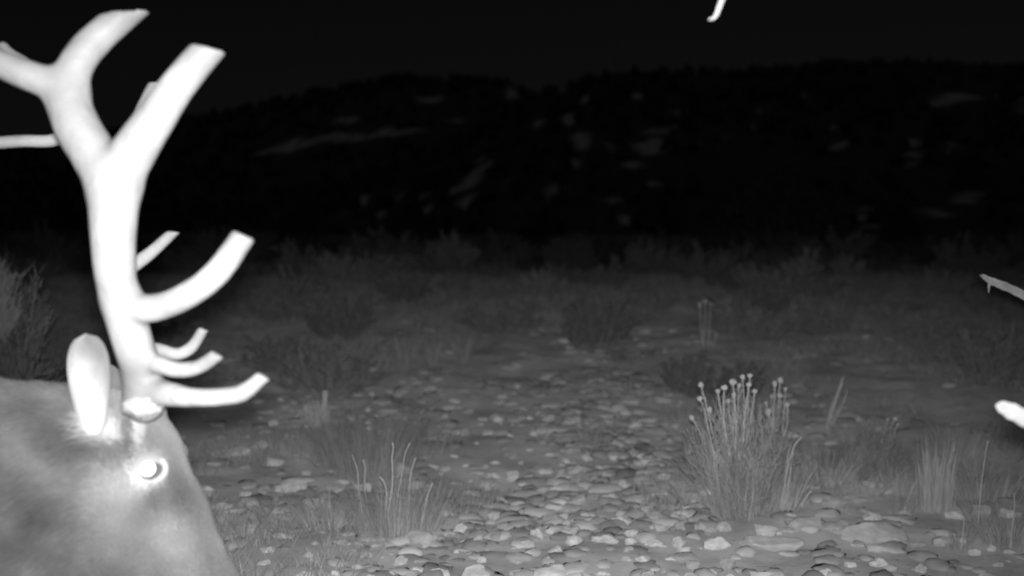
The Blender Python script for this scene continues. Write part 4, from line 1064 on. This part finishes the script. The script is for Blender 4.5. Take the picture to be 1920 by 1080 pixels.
# junipers at the foot of the hillside
def juniper_proto(seedv, wide):
    r = np.random.default_rng(seedv); tr_ = MB(); cr = MB()
    tr_.tube([(0, 0, -.05), (.02, 0, .15), (-.02, .02, .4), (.0, 0, .8)], [.06, .05, .035, .01], 7)
    for k in range(16):
        a = r.uniform(0, 6.28); z = r.uniform(.08, .7); L = wide * (1 - z) * r.uniform(.6, 1)
        tr_.tube([(0, 0, z), (math.cos(a) * L * .5, math.sin(a) * L * .5, z + .06), (math.cos(a) * L, math.sin(a) * L, z + .05)], [.018, .012, .004], 4, False)
    for k in range(3600):
        z = r.random() ** 1.25; a = r.uniform(0, 6.28); lob = 1 + .22 * math.sin(3 * a + seedv) + .18 * math.sin(5 * a + 9 * z)
        rr = wide * (1.02 - z ** 1.2) * lob * math.sqrt(r.uniform(.25, 1)) + .02
        p = np.array([math.cos(a) * rr, math.sin(a) * rr, .05 + z * .95]) + r.normal(0, .015, 3)
        d = np.array([math.cos(a), math.sin(a), .9]) + r.normal(0, .4, 3); d /= np.linalg.norm(d); s2 = np.cross(d, r.normal(size=3)); s2 /= np.linalg.norm(s2)
        L = r.uniform(.03, .075); cr.add([p - s2 * L * .25, p + s2 * L * .25, p + d * L + s2 * L * .1, p + d * L - s2 * L * .1], [[0, 1, 2, 3]], r.uniform(.5, 1.6))
    return tr_.mesh('trunk', M_bark), cr.mesh('crown', M_juniper)
JUN = [juniper_proto(3, .42), juniper_proto(8, .55), juniper_proto(13, .9)]
def juniper(x, y, h, k, label, group=None):
    root = empty('juniper_tree', (x, y, float(gz(x, y)) - .05), label, 'tree', group, rz=random.uniform(0, 6.28), sc=h)
    for nm, dat in zip(('trunk', 'crown'), JUN[k]):
        o_ = bpy.data.objects.new(nm, dat); col.objects.link(o_); o_.parent = root
juniper((1470 - 960) / FPX * 46, 46, 3.9, 2, 'faint wide cone-shaped juniper at right below the hill')
jn = []
for (u, y, h, k) in ((560, 66, 2.2, 1), (1010, 60, 1.7, 1), (1560, 62, 2.4, 1), (1690, 70, 2.6, 1), (120, 60, 2.6, 1), (-40, 72, 3.2, 0), (2050, 58, 2.9, 1), (770, 75, 2.4, 2)):
    jn.append((u, y, h, k))
for i_, (u, y, h, k) in enumerate(sorted(jn)):
    juniper((u - 960) / FPX * y, y, h, k, 'faint dark juniper at the foot of the hillside, ' + ORD[i_] + ' from the left', 'junipers at the hill foot')

# ------------------------------------------------------------------ dead tree at the right, its broken limb and twig reach into the picture
base = np.array([1.62, 2.25, 0.0]); base[2] = float(gz(base[0], base[1]))
dt = empty('dead_tree', base, 'bare dead tree outside right edge, white broken limb stub and hanging twig in view', 'tree')
def limb(pts, rad, name, root=dt, sides=10, rough_=.06):
    pts = np.array(pts, float); t = np.linspace(0, 1, len(pts)); tt = np.linspace(0, 1, 5 * len(pts))
    q_ = np.stack([np.interp(tt, t, pts[:, k]) for k in range(3)], -1)
    for _ in range(5): q_[1:-1] = .5 * q_[1:-1] + .25 * (q_[:-2] + q_[2:])
    r = np.interp(tt, t, rad) * (1 + rough_ * rng.normal(size=len(tt)))
    mb = MB(); mb.tube(q_ - np.array(root.location), r, sides)
    return mb.build(name, M_dead, parent=root, smooth=True)
B = base
limb([B + [0, 0, -.1], B + [.02, .02, .5], B + [-.03, 0, 1.1], B + [.04, .05, 1.8], B + [.1, .1, 2.6]], [.12, .085, .07, .055, .02], 'trunk', sides=12)
sk = P(1880, 763, 1.86); sb = P(1935, 790, 1.89)
limb([B + [-.02, 0, .62], .5 * (B + [-.02, 0, .62]) + .5 * sb + [0, 0, -.03], sb, .5 * (sk + sb), sk, P(1870, 761, 1.856)], [.034, .024, .0155, .0145, .0115, .004], 'broken_limb')
tw0 = P(1362, -40, 1.8)
limb([B + [.03, .03, 1.5], B + [-.5, -.2, 1.75 - B[2] * 0], [.75, 1.9, 1.80], tw0 + [.03, 0, .06], tw0 + [-.25, -.02, .16]], [.04, .03, .02, .012, .004], 'limb')
limb([tw0 + [.02, 0, .06], tw0, P(1355, -4, 1.8), P(1347, 18, 1.795), P(1341, 33, 1.79), P(1329, 37, 1.79)], [.006, .0045, .0042, .0036, .0028, .0012], 'twig', sides=7)
limb([B + [.05, .05, 1.9], B + [.4, .3, 2.2], B + [.8, .4, 2.7]], [.035, .025, .006], 'limb')
limb([B + [.0, .0, 1.0], B + [.35, -.2, 1.25], B + [.7, -.25, 1.6]], [.03, .02, .005], 'limb')
# second dead snag farther off, its forked tip shows at the right edge
d2 = 4.3
b2 = np.array([2.75, 4.5, 0.0]); b2[2] = float(gz(b2[0], b2[1]))
ds = empty('dead_snag', b2, 'grey dead branch with a small spur reaching in at right edge, half height', 'branch')
limb([b2 + [0, 0, -.1], b2 + [.03, 0, .35], b2 + [-.02, 0, .62]], [.05, .04, .032], 'trunk', ds)
limb([b2 + [-.02, 0, .58], .5 * (b2 + [-.02, 0, .58]) + .5 * P(1935, 562, d2), P(1935, 562, d2), P(1900, 543, d2), P(1866, 530, d2), P(1852, 524, d2), P(1838, 516, d2)], [.03, .022, .0165, .016, .015, .011, .002], 'branch', ds)
limb([P(1858, 528, d2), P(1854, 536, d2 - .02), P(1854, 549, d2 - .03)], [.008, .005, .0015], 'spur', ds, 6)
limb([P(1862, 530, d2), P(1850, 520, d2), P(1842, 514, d2 - .02)], [.010, .007, .0015], 'spur', ds, 6)

# plain details for Cycles
scene.cycles.max_bounces = 5
scene.cycles.diffuse_bounces = 2
scene.cycles.caustics_reflective = False
